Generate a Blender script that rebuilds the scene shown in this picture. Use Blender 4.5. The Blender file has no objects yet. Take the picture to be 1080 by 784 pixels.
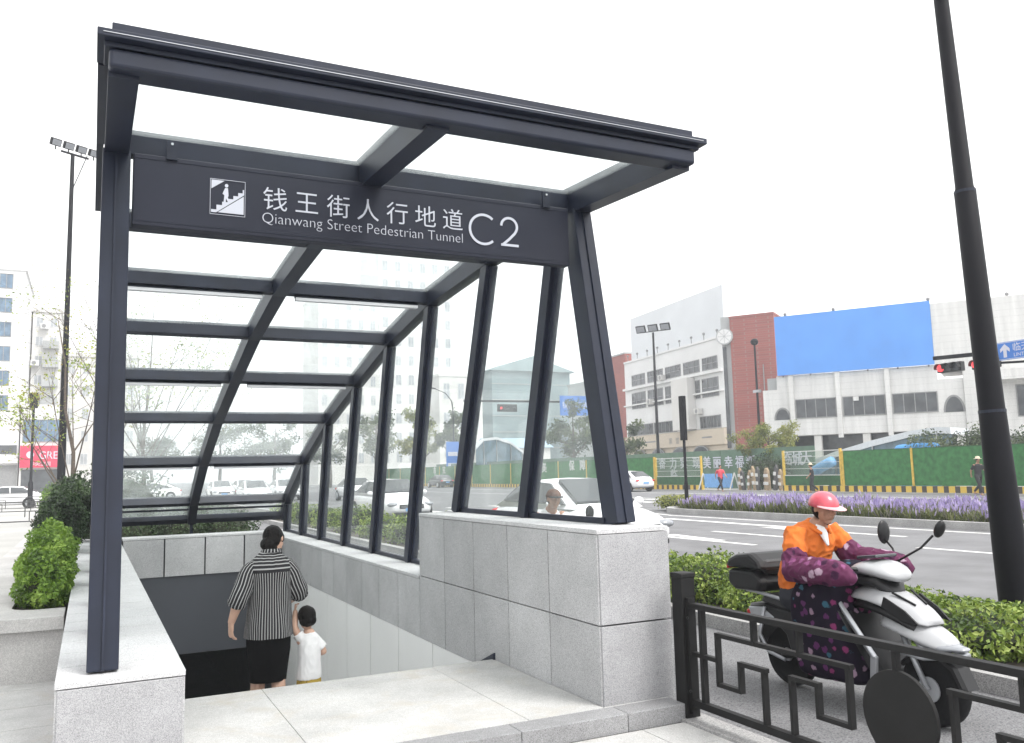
import bpy, bmesh, math, random
from mathutils import Vector, Matrix, noise
random.seed(7)
PI = math.pi
R = math.radians
scene = bpy.context.scene
col = scene.collection
OFF = {}          # world origin of each thing's root, so its parts can be given in world metres

# ------------------------------------------------------------------ materials
def new_mat(name):
    m = bpy.data.materials.new(name); m.use_nodes = True
    nt = m.node_tree; nt.nodes.clear()
    out = nt.nodes.new('ShaderNodeOutputMaterial')
    return m, nt, out
def N(nt, kind, **kw):
    n = nt.nodes.new(kind)
    for k, v in kw.items():
        if k.startswith('i_'): n.inputs[k[2:].replace('_', ' ')].default_value = v
        else: setattr(n, k, v)
    return n
def rgba(c): return (c[0], c[1], c[2], 1.0)
def mat(name, c, rough=.6, metal=0, var=.12, scale=6, bump=0, bscale=60, coat=0, spec=.5, detail=4, dirt=None):
    m, nt, out = new_mat(name)
    b = N(nt, 'ShaderNodeBsdfPrincipled'); nt.links.new(b.outputs[0], out.inputs[0])
    b.inputs['Roughness'].default_value = rough; b.inputs['Metallic'].default_value = metal
    b.inputs['Coat Weight'].default_value = coat; b.inputs['Specular IOR Level'].default_value = spec
    tc = N(nt, 'ShaderNodeTexCoord')
    nz = N(nt, 'ShaderNodeTexNoise', i_Scale=scale, i_Detail=detail)
    nt.links.new(tc.outputs['Object'], nz.inputs['Vector'])
    mx = N(nt, 'ShaderNodeMix', data_type='RGBA')
    lo = [x*(1-var) for x in c]; hi = [min(1, x*(1+var)) for x in c]
    if dirt: lo = dirt
    mx.inputs['A'].default_value = rgba(lo); mx.inputs['B'].default_value = rgba(hi)
    cr = N(nt, 'ShaderNodeMapRange'); cr.inputs[1].default_value = .32; cr.inputs[2].default_value = .68
    nt.links.new(nz.outputs['Fac'], cr.inputs[0]); nt.links.new(cr.outputs[0], mx.inputs['Factor'])
    nt.links.new(mx.outputs['Result'], b.inputs['Base Color'])
    if bump:
        n2 = N(nt, 'ShaderNodeTexNoise', i_Scale=bscale, i_Detail=3.0)
        nt.links.new(tc.outputs['Object'], n2.inputs['Vector'])
        bp = N(nt, 'ShaderNodeBump', i_Strength=bump, i_Distance=.01)
        nt.links.new(n2.outputs['Fac'], bp.inputs['Height']); nt.links.new(bp.outputs[0], b.inputs['Normal'])
    return m
def granite(name, base, dark, scale=230, rough=.75, tile=.06, bump=.15, stain=.12, warm=None):
    """speckled stone: fine light and dark grains, soft large stains, a tint of its own for each slab"""
    m, nt, out = new_mat(name)
    b = N(nt, 'ShaderNodeBsdfPrincipled'); b.inputs['Roughness'].default_value = rough
    nt.links.new(b.outputs[0], out.inputs[0])
    tc = N(nt, 'ShaderNodeTexCoord')
    v = N(nt, 'ShaderNodeTexVoronoi', i_Scale=scale); nt.links.new(tc.outputs['Object'], v.inputs['Vector'])
    sx = N(nt, 'ShaderNodeSeparateColor'); nt.links.new(v.outputs['Color'], sx.inputs[0])
    rp = N(nt, 'ShaderNodeValToRGB'); e = rp.color_ramp.elements
    e[0].position = 0; e[0].color = rgba(dark); e[1].position = 1; e[1].color = rgba([x*1.25 for x in base])
    k = e.new(.28); k.color = rgba([x*.82 for x in base]); k = e.new(.6); k.color = rgba(base)
    nt.links.new(sx.outputs[0], rp.inputs[0])
    n1 = N(nt, 'ShaderNodeTexNoise', i_Scale=1.6, i_Detail=6.0, i_Roughness=.65); nt.links.new(tc.outputs['Object'], n1.inputs['Vector'])
    mr = N(nt, 'ShaderNodeMapRange'); mr.inputs[1].default_value = .3; mr.inputs[2].default_value = .7
    mr.inputs[3].default_value = 1-stain; mr.inputs[4].default_value = 1+stain*.5
    nt.links.new(n1.outputs['Fac'], mr.inputs[0])
    ge = N(nt, 'ShaderNodeNewGeometry')
    mr2 = N(nt, 'ShaderNodeMapRange'); mr2.inputs[3].default_value = 1-tile; mr2.inputs[4].default_value = 1+tile
    nt.links.new(ge.outputs['Random Per Island'], mr2.inputs[0])
    mu = N(nt, 'ShaderNodeMath', operation='MULTIPLY'); nt.links.new(mr.outputs[0], mu.inputs[0]); nt.links.new(mr2.outputs[0], mu.inputs[1])
    vs = N(nt, 'ShaderNodeVectorMath', operation='SCALE'); nt.links.new(rp.outputs[0], vs.inputs[0]); nt.links.new(mu.outputs[0], vs.inputs['Scale'])
    res = vs.outputs[0]
    if warm:      # old tea-coloured stains and scuffs
        n2 = N(nt, 'ShaderNodeTexNoise', i_Scale=2.3, i_Detail=8.0, i_Roughness=.7, i_Distortion=.6); nt.links.new(tc.outputs['Object'], n2.inputs['Vector'])
        m2 = N(nt, 'ShaderNodeMapRange'); m2.inputs[1].default_value = .52; m2.inputs[2].default_value = .72; m2.inputs[4].default_value = .75; nt.links.new(n2.outputs['Fac'], m2.inputs[0])
        mw = N(nt, 'ShaderNodeMix', data_type='RGBA'); mw.inputs['B'].default_value = rgba(warm); nt.links.new(m2.outputs[0], mw.inputs['Factor']); nt.links.new(res, mw.inputs['A']); res = mw.outputs['Result']
    nt.links.new(res, b.inputs['Base Color'])
    bp = N(nt, 'ShaderNodeBump', i_Strength=bump, i_Distance=.002); nt.links.new(sx.outputs[1], bp.inputs['Height'])
    nt.links.new(bp.outputs[0], b.inputs['Normal'])
    return m
def leafmat(name, ramp, rough=.5, trans=.25):
    """leaves: each leaf takes a colour of the ramp from its own random number"""
    m, nt, out = new_mat(name)
    at = N(nt, 'ShaderNodeAttribute', attribute_name='rnd')
    rp = N(nt, 'ShaderNodeValToRGB'); e = rp.color_ramp.elements
    e[0].color = rgba(ramp[0]); e[1].color = rgba(ramp[-1])
    for i, c in enumerate(ramp[1:-1]): k = e.new((i+1)/(len(ramp)-1)); k.color = rgba(c)
    nt.links.new(at.outputs['Fac'], rp.inputs[0])
    b = N(nt, 'ShaderNodeBsdfPrincipled'); b.inputs['Roughness'].default_value = rough
    nt.links.new(rp.outputs[0], b.inputs['Base Color'])
    t = N(nt, 'ShaderNodeBsdfTranslucent'); nt.links.new(rp.outputs[0], t.inputs[0])
    mx = N(nt, 'ShaderNodeMixShader'); mx.inputs[0].default_value = trans
    nt.links.new(b.outputs[0], mx.inputs[1]); nt.links.new(t.outputs[0], mx.inputs[2]); nt.links.new(mx.outputs[0], out.inputs[0])
    return m
def glassmat(name, tint, dust, dustcol=(.8, .85, .85), rough=.03, tintvar=None):
    """thin architectural glass: clear with a fresnel sheen and a patchy film of dust"""
    m, nt, out = new_mat(name)
    tr = N(nt, 'ShaderNodeBsdfTransparent'); tr.inputs[0].default_value = rgba(tint)
    gl = N(nt, 'ShaderNodeBsdfGlossy'); gl.inputs['Roughness'].default_value = rough
    fr = N(nt, 'ShaderNodeFresnel', i_IOR=1.35)
    mx = N(nt, 'ShaderNodeMixShader')
    ge = N(nt, 'ShaderNodeNewGeometry')
    fm = N(nt, 'ShaderNodeMath', operation='MULTIPLY'); sb = N(nt, 'ShaderNodeMath', operation='SUBTRACT'); sb.inputs[0].default_value = 1
    nt.links.new(ge.outputs['Backfacing'], sb.inputs[1]); nt.links.new(fr.outputs[0], fm.inputs[0]); nt.links.new(sb.outputs[0], fm.inputs[1])
    nt.links.new(fm.outputs[0], mx.inputs[0]); nt.links.new(tr.outputs[0], mx.inputs[1]); nt.links.new(gl.outputs[0], mx.inputs[2])
    d = N(nt, 'ShaderNodeBsdfDiffuse'); d.inputs[0].default_value = rgba(dustcol)
    tl = N(nt, 'ShaderNodeBsdfTranslucent'); tl.inputs[0].default_value = rgba(dustcol)
    dm = N(nt, 'ShaderNodeMixShader'); dm.inputs[0].default_value = .6
    nt.links.new(d.outputs[0], dm.inputs[1]); nt.links.new(tl.outputs[0], dm.inputs[2])
    tc = N(nt, 'ShaderNodeTexCoord'); nz = N(nt, 'ShaderNodeTexNoise', i_Scale=2.2, i_Detail=6.0)
    nt.links.new(tc.outputs['Object'], nz.inputs['Vector'])
    mr = N(nt, 'ShaderNodeMapRange'); mr.inputs[1].default_value = .25; mr.inputs[2].default_value = .75
    mr.inputs[3].default_value = dust*.35; mr.inputs[4].default_value = dust*1.65
    nt.links.new(nz.outputs['Fac'], mr.inputs[0])
    m2 = N(nt, 'ShaderNodeMixShader'); nt.links.new(mr.outputs[0], m2.inputs[0])
    nt.links.new(mx.outputs[0], m2.inputs[1]); nt.links.new(dm.outputs[0], m2.inputs[2]); nt.links.new(m2.outputs[0], out.inputs[0])
    return m
def stripes_mat(name, ca, cb, axis, freq, duty, rough=.8, coord='Object'):
    m, nt, out = new_mat(name)
    b = N(nt, 'ShaderNodeBsdfPrincipled'); b.inputs['Roughness'].default_value = rough; nt.links.new(b.outputs[0], out.inputs[0])
    tc = N(nt, 'ShaderNodeTexCoord'); sp = N(nt, 'ShaderNodeSeparateXYZ'); nt.links.new(tc.outputs[coord], sp.inputs[0])
    mu = N(nt, 'ShaderNodeMath', operation='MULTIPLY'); mu.inputs[1].default_value = freq; nt.links.new(sp.outputs[axis], mu.inputs[0])
    fr = N(nt, 'ShaderNodeMath', operation='FRACT'); nt.links.new(mu.outputs[0], fr.inputs[0])
    gt = N(nt, 'ShaderNodeMath', operation='GREATER_THAN'); gt.inputs[1].default_value = duty; nt.links.new(fr.outputs[0], gt.inputs[0])
    mx = N(nt, 'ShaderNodeMix', data_type='RGBA'); mx.inputs['A'].default_value = rgba(ca); mx.inputs['B'].default_value = rgba(cb)
    nt.links.new(gt.outputs[0], mx.inputs['Factor']); nt.links.new(mx.outputs['Result'], b.inputs['Base Color'])
    return m
def blotch_mat(name, base, spots, scale, size=.32, rough=.7):
    """printed cloth: soft round flowers scattered on a ground colour"""
    m, nt, out = new_mat(name)
    b = N(nt, 'ShaderNodeBsdfPrincipled'); b.inputs['Roughness'].default_value = rough; b.inputs['Specular IOR Level'].default_value = .18; nt.links.new(b.outputs[0], out.inputs[0])
    tc = N(nt, 'ShaderNodeTexCoord'); v = N(nt, 'ShaderNodeTexVoronoi', i_Scale=scale); nt.links.new(tc.outputs['Object'], v.inputs['Vector'])
    nz = N(nt, 'ShaderNodeTexNoise', i_Scale=scale*2.5); nt.links.new(tc.outputs['Object'], nz.inputs['Vector'])
    ad = N(nt, 'ShaderNodeMath', operation='MULTIPLY_ADD'); ad.inputs[1].default_value = .5; nt.links.new(nz.outputs['Fac'], ad.inputs[0]); nt.links.new(v.outputs['Distance'], ad.inputs[2])
    mr = N(nt, 'ShaderNodeMapRange'); mr.inputs[1].default_value = size+.25; mr.inputs[2].default_value = size+.15
    nt.links.new(ad.outputs[0], mr.inputs[0])
    sc = N(nt, 'ShaderNodeSeparateColor'); nt.links.new(v.outputs['Color'], sc.inputs[0])
    rp = N(nt, 'ShaderNodeValToRGB'); e = rp.color_ramp.elements; e[0].color = rgba(spots[0]); e[1].color = rgba(spots[-1])
    for i, c in enumerate(spots[1:-1]): k = e.new((i+1)/(len(spots)-1)); k.color = rgba(c)
    rp.color_ramp.interpolation = 'CONSTANT'; nt.links.new(sc.outputs[0], rp.inputs[0])
    mx = N(nt, 'ShaderNodeMix', data_type='RGBA'); mx.inputs['A'].default_value = rgba(base)
    nt.links.new(mr.outputs[0], mx.inputs['Factor']); nt.links.new(rp.outputs[0], mx.inputs['B']); nt.links.new(mx.outputs['Result'], b.inputs['Base Color'])
    return m

# ------------------------------------------------------------------ mesh builder
class MB:
    def __init__(s, M=None): s.v = []; s.f = []; s.uv = []; s.mi = []; s.rnd = []; s.M = M
    def add(s, vs, fs, mi=0, uvs=None, rnd=None):
        b = len(s.v)
        for p in vs:
            p = Vector(p); s.v.append(s.M @ p if s.M else p)
        for i, f in enumerate(fs):
            s.f.append([b+k for k in f]); s.mi.append(mi); s.uv.append(uvs[i] if uvs else None); s.rnd.append(rnd if rnd is not None else 0.)
    def box(s, x0, x1, y0, y1, z0, z1, mi=0):
        s.add([(x0,y0,z0),(x1,y0,z0),(x1,y1,z0),(x0,y1,z0),(x0,y0,z1),(x1,y0,z1),(x1,y1,z1),(x0,y1,z1)],
              [(0,3,2,1),(4,5,6,7),(0,1,5,4),(1,2,6,5),(2,3,7,6),(3,0,4,7)], mi); return s
    def bar(s, p0, p1, w, h, up=(0,0,1), mi=0, w1=None, h1=None):
        """box bar from p0 to p1, w wide sideways and h deep along up"""
        p0 = Vector(p0); p1 = Vector(p1); d = (p1-p0).normalized(); u = Vector(up)
        sd = d.cross(u)
        if sd.length < 1e-5: sd = d.cross(Vector((1,0,0)))
        sd.normalize(); u = sd.cross(d)
        w1 = w if w1 is None else w1; h1 = h if h1 is None else h1; vs = []
        for p, a, b in ((p0, w, h), (p1, w1, h1)):
            for i, j in ((-1,-1),(1,-1),(1,1),(-1,1)): vs.append(p+sd*(i*a/2)+u*(j*b/2))
        s.add(vs, [(0,1,2,3)[::-1],(4,5,6,7),(0,1,5,4),(1,2,6,5),(2,3,7,6),(3,0,4,7)], mi); return s
    def loft(s, rings, cap=True, mi=0, uv=False, close=True):
        n = len(rings[0]); vs = [p for r in rings for p in r]; fs = []; us = []
        m = len(rings)
        for i in range(m-1):
            for k in range(n if close else n-1):
                k2 = (k+1) % n
                fs.append((i*n+k, i*n+k2, (i+1)*n+k2, (i+1)*n+k))
                u0, u1, v0, v1 = k/n, (k+1)/n, i/(m-1), (i+1)/(m-1)
                us.append(((u0,v0),(u1,v0),(u1,v1),(u0,v1)))
        if cap:
            fs.append(tuple(range(n-1,-1,-1))); us.append([(0,0)]*n)
            fs.append(tuple((m-1)*n+k for k in range(n))); us.append([(0,1)]*n)
        s.add(vs, fs, mi, us if uv else None); return s
    def tube(s, pts, rad, seg=10, cap=True, mi=0, ry=None, up=(0,0,1), uv=False, dome=False):
        """swept tube; rad one number or one per point; ry second radius along up"""
        pts = [Vector(p) for p in pts]; n = len(pts)
        rs = list(rad) if hasattr(rad, '__len__') else [rad]*n
        r2 = list(ry) if hasattr(ry, '__len__') else ([ry]*n if ry else rs)
        if dome:
            d0 = (pts[0]-pts[1]).normalized(); d1 = (pts[-1]-pts[-2]).normalized()
            pre = [(pts[0]+d0*rs[0]*a, b) for a, b in ((.97,.22),(.75,.66),(.4,.92))]
            post = [(pts[-1]+d1*rs[-1]*a, b) for a, b in ((.4,.92),(.75,.66),(.97,.22))]
            r2 = [r2[0]*b for _, b in pre]+r2+[r2[-1]*b for _, b in post]
            rs = [rs[0]*b for _, b in pre]+rs+[rs[-1]*b for _, b in post]
            pts = [p for p, _ in pre]+pts+[p for p, _ in post]; n = len(pts)
        rings = []; prev = None
        for i in range(n):
            d = (pts[min(i+1,n-1)]-pts[max(i-1,0)]).normalized()
            if prev is None:
                u = Vector(up)-d*Vector(up).dot(d)
                if u.length < 1e-3: u = Vector((0,1,0))-d*d.y
                if u.length < 1e-3: u = Vector((1,0,0))-d*d.x
            else: u = prev-d*prev.dot(d)
            u.normalize(); prev = u; sd = d.cross(u)
            rings.append([pts[i]+sd*(rs[i]*math.cos(t))+u*(r2[i]*math.sin(t)) for t in [2*PI*k/seg for k in range(seg)]])
        s.loft(rings, cap, mi, uv); return s
    def ball(s, c, r, seg=14, rng=9, mi=0, rot=None):
        r = r if hasattr(r, '__len__') else (r,r,r); c = Vector(c); rings = []
        for i in range(rng+1):
            t = PI*(.02+.96*i/rng)
            ring = []
            for k in range(seg):
                a = 2*PI*k/seg; p = Vector((r[0]*math.sin(t)*math.cos(a), r[1]*math.sin(t)*math.sin(a), -r[2]*math.cos(t)))
                ring.append(c+(rot @ p if rot else p))
            rings.append(ring)
        s.loft(rings, True, mi); return s
    def lathe(s, prof, seg=20, c=(0,0,0), axis='z', mi=0, a0=0, a1=2*PI):
        c = Vector(c); rings = []
        for r, h in prof:
            ring = []
            for k in range(seg):
                a = a0+(a1-a0)*k/seg; x, y = r*math.cos(a), r*math.sin(a)
                ring.append(c+Vector({'z':(x,y,h),'x':(h,x,y),'y':(x,h,y)}[axis]))
            rings.append(ring)
        s.loft(rings, True, mi); return s
    def prism(s, pts, f, t, mi=0):
        """flat outline pts (a,b), mapped to space by f(a,b,c); thickness c from 0 to t"""
        n = len(pts)
        vs = [f(a,b,0) for a,b in pts]+[f(a,b,t) for a,b in pts]
        s.add(vs, [tuple(range(n-1,-1,-1)), tuple(range(n,2*n))]+[(i,(i+1)%n,n+(i+1)%n,n+i) for i in range(n)], mi); return s
    def ribbon(s, pts, w, f, t, closed=False, mi=0):
        """flat stroke of width w along pts in the (a,b) plane"""
        P = [Vector(p) for p in pts]; n = len(P); L = []; Rr = []
        for i in range(n):
            d = (P[min(i+1,n-1)]-P[max(i-1,0)]).normalized(); nn = Vector((-d.y,d.x))*(w/2)
            if 0 < i < n-1:
                a = (P[i]-P[i-1]).normalized(); k = max(.45, abs(Vector((-a.y,a.x)).dot(Vector((-d.y,d.x))))); nn = nn/k
            L.append(P[i]+nn); Rr.append(P[i]-nn)
        for i in range(n-1): s.prism([Rr[i],Rr[i+1],L[i+1],L[i]], f, t, mi)
        return s
    def build(s, name, m, parent=None, smooth=False, bevel=0, bseg=2, auto=None, subs=0):
        me = bpy.data.meshes.new(name)
        off = Vector(OFF.get(root_of(parent).name, (0,0,0))) if parent else Vector((0,0,0))
        me.from_pydata([tuple(p-off) for p in s.v], [], s.f)
        ms = m if isinstance(m, (list, tuple)) else [m]
        for x in ms: me.materials.append(x)
        if len(ms) > 1: me.polygons.foreach_set('material_index', s.mi)
        if any(u is not None for u in s.uv):
            ul = me.uv_layers.new(name='UVMap'); k = 0
            for p, u in zip(me.polygons, s.uv):
                for j in range(p.loop_total): ul.data[p.loop_start+j].uv = u[j] if u else (0,0)
        if any(s.rnd):
            at = me.attributes.new('rnd', 'FLOAT', 'FACE'); at.data.foreach_set('value', s.rnd)
        bm = bmesh.new(); bm.from_mesh(me)
        if not any(s.rnd): bmesh.ops.recalc_face_normals(bm, faces=bm.faces)
        bm.to_mesh(me); bm.free()
        if smooth: me.polygons.foreach_set('use_smooth', [True]*len(me.polygons))
        o = bpy.data.objects.new(name, me); col.objects.link(o)
        if parent: o.parent = parent
        if bevel:
            b = o.modifiers.new('bevel', 'BEVEL'); b.width = bevel; b.segments = bseg; b.limit_method = 'ANGLE'; b.angle_limit = R(35)
        if subs:
            b = o.modifiers.new('subd', 'SUBSURF'); b.levels = subs; b.render_levels = subs
        return o
def root_of(o):
    while o.parent: o = o.parent
    return o
def bake(o):
    """apply the modifiers to the mesh"""
    bpy.context.view_layer.update()
    dg = bpy.context.evaluated_depsgraph_get()
    me = bpy.data.meshes.new_from_object(o.evaluated_get(dg)); old = o.data
    o.modifiers.clear(); o.data = me; me.name = o.name
    bpy.data.meshes.remove(old); return o
def wrinkle(o, amp, s=9., st=(1,1,1)):
    """cloth: soft folds pushed in and out along the surface"""
    me = o.data; ns = [v.normal.copy() for v in me.vertices]
    for v, n_ in zip(me.vertices, ns):
        p = Vector((v.co.x*st[0], v.co.y*st[1], v.co.z*st[2]))
        v.co += n_*(amp*(noise.noise(p*s)+.6*(1-2*abs(noise.noise(p*s*1.9+Vector((7,3,1)))))-.25))
    me.update(); return o
def fuse(o, voxel, smooth=3, fac=.5):
    """one continuous skin out of crossing shapes"""
    r = o.modifiers.new('fuse', 'REMESH'); r.mode = 'VOXEL'; r.voxel_size = voxel; r.use_smooth_shade = True
    if smooth: q = o.modifiers.new('soft', 'SMOOTH'); q.iterations = smooth; q.factor = fac
    bake(o); o.data.polygons.foreach_set('use_smooth', [True]*len(o.data.polygons)); return o
def tag(o, label, cat, group=None):
    o['label'] = label; o['category'] = cat
    if group: o['group'] = group
    return o
def thing(name, label, cat, loc=(0,0,0), group=None, rz=0):
    o = bpy.data.objects.new(name, None); col.objects.link(o); o.empty_display_size = .2
    o.location = loc; o.rotation_euler = (0,0,rz); tag(o, label, cat, group); return o
def wthing(name, label, cat, loc, group=None):
    """a thing whose parts are written in world metres"""
    o = thing(name, label, cat, loc, group); OFF[o.name] = Vector(loc); return o
def struct(o): o['kind'] = 'structure'; return o
def stuff(o): o['kind'] = 'stuff'; return o
def dup(o, loc=None, rz=None, label=None, group=None, parent=None):
    c = o.copy(); col.objects.link(c)
    if parent: c.parent = parent
    for ch in list(o.children): dup(ch, parent=c)
    if loc is not None: c.location = loc
    if rz is not None: c.rotation_euler = (0,0,rz)
    if label: c['label'] = label
    if group: c['group'] = group
    return c
def text(name, body, size, M, m, parent, thin=0, extrude=.002, spacing=1.0, width=None):
    """lettering laid out flat, then placed by M (x along the writing, y up it, z out of it)"""
    c = bpy.data.curves.new('lettering', 'FONT'); c.body = body; c.size = size; c.extrude = extrude; c.offset = thin
    c.space_character = spacing; c.resolution_u = 4
    o = bpy.data.objects.new('lettering', c); col.objects.link(o)
    bpy.context.view_layer.update()
    me = bpy.data.meshes.new_from_object(o.evaluated_get(bpy.context.evaluated_depsgraph_get()))
    bpy.data.objects.remove(o); bpy.data.curves.remove(c)
    xs = [v.co.x for v in me.vertices]
    k = width/(max(xs)-min(xs)) if width else 1; x0 = min(xs)
    off = Vector(OFF.get(root_of(parent).name, (0,0,0)))
    for v in me.vertices:
        p = M @ Vector(((v.co.x-x0)*k, v.co.y, v.co.z)); v.co = p-off
    me.materials.clear(); me.materials.append(m); me.name = name
    t = bpy.data.objects.new(name, me); col.objects.link(t); t.parent = parent; return t
def words(name, o, gap):
    """one part per word: cut a line of lettering where the spaces are"""
    bm = bmesh.new(); bm.from_mesh(o.data); bm.verts.ensure_lookup_table(); left = set(bm.verts); isl = []
    while left:
        s_ = [left.pop()]; cur = set(s_)
        while s_:
            v = s_.pop()
            for e in v.link_edges:
                u = e.other_vert(v)
                if u in left: left.discard(u); cur.add(u); s_.append(u)
        isl.append((min(v.co.x for v in cur), max(v.co.x for v in cur), cur))
    isl.sort(key=lambda q: q[0]); gr = []; end = None
    for a, b, c in isl:
        if end is None or a-end > gap: gr.append(set(c))
        else: gr[-1] |= c
        end = b if end is None else max(end, b)
    for g_ in gr:
        q = bm.copy(); q.verts.ensure_lookup_table(); keep = {v.index for v in g_}
        bmesh.ops.delete(q, geom=[v for v in q.verts if v.index not in keep], context='VERTS')
        me = bpy.data.meshes.new(name); q.to_mesh(me); q.free(); me.materials.append(o.data.materials[0])
        n_ = bpy.data.objects.new(name, me); col.objects.link(n_); n_.parent = o.parent
    bm.free(); me = o.data; bpy.data.objects.remove(o); bpy.data.meshes.remove(me)
def face_y(x, y, z): return Matrix(((1,0,0,x),(0,0,-1,y),(0,1,0,z),(0,0,0,1)))      # read from -y, looking along +y
def face_x(x, y, z): return Matrix(((0,0,-1,x),(-1,0,0,y),(0,1,0,z),(0,0,0,1)))     # read from -x, looking along +x

def leaves(mb, n, place, size, flat=0., asp=.55, lum=None):
    """n small pointed leaves; place() returns a spot and an outward direction"""
    for _ in range(n):
        p, d = place()
        a = random.uniform(.6, 1.25)*size
        nrm = Vector((random.gauss(0,1), random.gauss(0,1), random.gauss(0,1)+flat)) + d*.8
        nrm.normalize(); t = nrm.orthogonal().normalized(); t.rotate(Matrix.Rotation(random.uniform(0,6.28), 3, nrm)); b = nrm.cross(t)
        r = random.random()*.999+.001
        if lum: r = min(1, max(.001, lum(p)+random.uniform(-.3,.3)))
        mb.add([p-t*a*.5, p+b*a*asp*.5+nrm*a*.08, p+t*a*.5, p-b*a*asp*.5+nrm*a*.08], [(0,1,2,3)], rnd=r)
def clump(p, s=3., k=0): return noise.noise(Vector(p)*s+Vector((k,k*2,0)))*.5+.5

M = {}
M['metal']  = mat('charcoal_paint', (.0115,.0155,.030), .42, var=.22, scale=3, spec=.33)
M['metal2'] = mat('charcoal_paint_worn', (.015,.019,.034), .48, var=.22, scale=5, spec=.3)
M['sign']   = mat('sign_panel_paint', (.017,.019,.033), .5, var=.08, scale=2, spec=.3)
M['white_letter'] = mat('white_lettering', (.55,.56,.63), .5, var=.02)
M['granite'] = granite('grey_granite', (.46,.46,.465), (.22,.22,.23), scale=330, tile=.11, stain=.18)
M['granite_light'] = granite('light_granite', (.55,.55,.555), (.30,.30,.31), scale=330, stain=.10, tile=.04)
M['granite_front'] = granite('flamed_granite_slab', (.38,.38,.39), (.19,.19,.20), scale=400, stain=.22, tile=.05)
M['paving'] = granite('pale_paving_slabs', (.48,.477,.468), (.37,.365,.355), scale=320, stain=.26, tile=.06, warm=(.40,.365,.31))
M['step_stone'] = granite('grey_step_stone', (.27,.27,.275), (.12,.12,.125), scale=330, stain=.25, tile=.1)
M['seam'] = mat('dark_seam', (.018,.018,.02), .9)
M['lining'] = mat('pale_lining_panel', (.83,.83,.82), .45, var=.03, scale=1.2)
M['beam_shade'] = mat('beam_shade_colour', (.050,.054,.066), .5, var=.08, scale=1)  # shade on the set-back beam, put into the colour
M['tunnel'] = mat('tunnel_wall', (.10,.10,.105), .8)
M['asphalt'] = mat('asphalt', (.15,.15,.155), .85, var=.16, scale=1.2, bump=.35, bscale=300, detail=8)
M['lane'] = granite('rough_lane_surface', (.17,.17,.175), (.06,.06,.065), scale=120, rough=.9, stain=.2, bump=.3)
M['kerb'] = granite('kerb_stone', (.36,.355,.35), (.2,.2,.2), scale=150, stain=.25, tile=.08)
M['paint'] = mat('road_paint', (.62,.62,.60), .7, var=.18, scale=9, detail=8)
M['ground'] = mat('ground_concrete', (.36,.355,.34), .9, var=.1, scale=.4)
M['soil'] = mat('soil', (.05,.04,.03), .95, bump=.5, bscale=40)
M['roofglass'] = glassmat('dusty_roof_glass', (.965,.985,.98), .17)
M['sideglass'] = glassmat('side_glass', (.965,.985,.98), .045)
M['steel'] = mat('brushed_steel', (.45,.46,.48), .35, metal=1, var=.06)
M['tube'] = mat('light_diffuser', (.70,.70,.73), .5, var=.04)
M['black'] = mat('black_plastic', (.009,.009,.010), .4, spec=.35)
M['rubber'] = mat('tyre_rubber', (.010,.010,.011), .9, spec=.2, bump=.4, bscale=90)
M['pole'] = mat('dark_pole_paint', (.0035,.0035,.006), .55, var=.15, scale=2, spec=.18)
M['fence'] = mat('dark_fence_paint', (.008,.0078,.008), .6, var=.25, scale=8, spec=.25)
M['fence_grey'] = mat('grey_fence_paint', (.05,.05,.05), .5, var=.2, scale=8)
M['white_paint'] = mat('white_car_paint', (.78,.78,.79), .25, var=.02, coat=.6)
M['black_paint'] = mat('black_car_paint', (.02,.02,.025), .25, var=.02, coat=.6)
M['carglass'] = mat('car_window_glass', (.03,.035,.04), .08, var=.05, spec=.8)
M['chrome'] = mat('chrome', (.7,.7,.72), .15, metal=1, var=.02)
M['lamp_glass'] = mat('headlamp_glass', (.25,.26,.28), .12, var=.08, spec=.8)
M['red_lens'] = mat('red_lens', (.45,.03,.03), .25, var=.05)
M['skin'] = mat('skin', (.37,.205,.135), .55, var=.06, scale=12)
M['skin_arm'] = mat('skin_pale', (.54,.34,.25), .55, var=.05, scale=12)
M['hair'] = mat('black_hair', (.006,.005,.005), .5, var=.3, scale=40, bump=.6, bscale=140, spec=.12)
M['eye'] = mat('eye', (.03,.02,.015), .2)
M['leaf_hedge'] = leafmat('hedge_leaves', [(.045,.09,.008),(.10,.19,.015),(.17,.29,.028),(.28,.40,.07)])
M['leaf_dark'] = leafmat('dark_leaves', [(.008,.018,.007),(.018,.04,.012),(.036,.07,.02),(.07,.115,.04)])
M['leaf_shrub'] = leafmat('shrub_leaves', [(.03,.06,.012),(.10,.165,.02),(.21,.29,.04),(.36,.43,.11)])
M['leaf_spring'] = leafmat('young_leaves', [(.10,.15,.03),(.22,.30,.05),(.34,.38,.07),(.26,.20,.07)])
M['leaf_tree'] = leafmat('tree_leaves', [(.025,.045,.02),(.05,.08,.03),(.085,.12,.045),(.15,.18,.08)])
M['leaf_yellow'] = leafmat('yellow_green_leaves', [(.08,.10,.02),(.16,.19,.03),(.26,.28,.06),(.34,.33,.10)])
M['lavender'] = leafmat('flower_and_stem', [(.07,.10,.03),(.14,.17,.05),(.24,.25,.10),(.28,.22,.43),(.42,.35,.60),(.60,.52,.72)])
M['bark'] = mat('bark', (.10,.08,.065), .9, var=.3, scale=20, bump=.5)
M['stone_planter'] = granite('planter_stone', (.44,.43,.42), (.33,.325,.32), scale=260, stain=.22, tile=.03)
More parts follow.
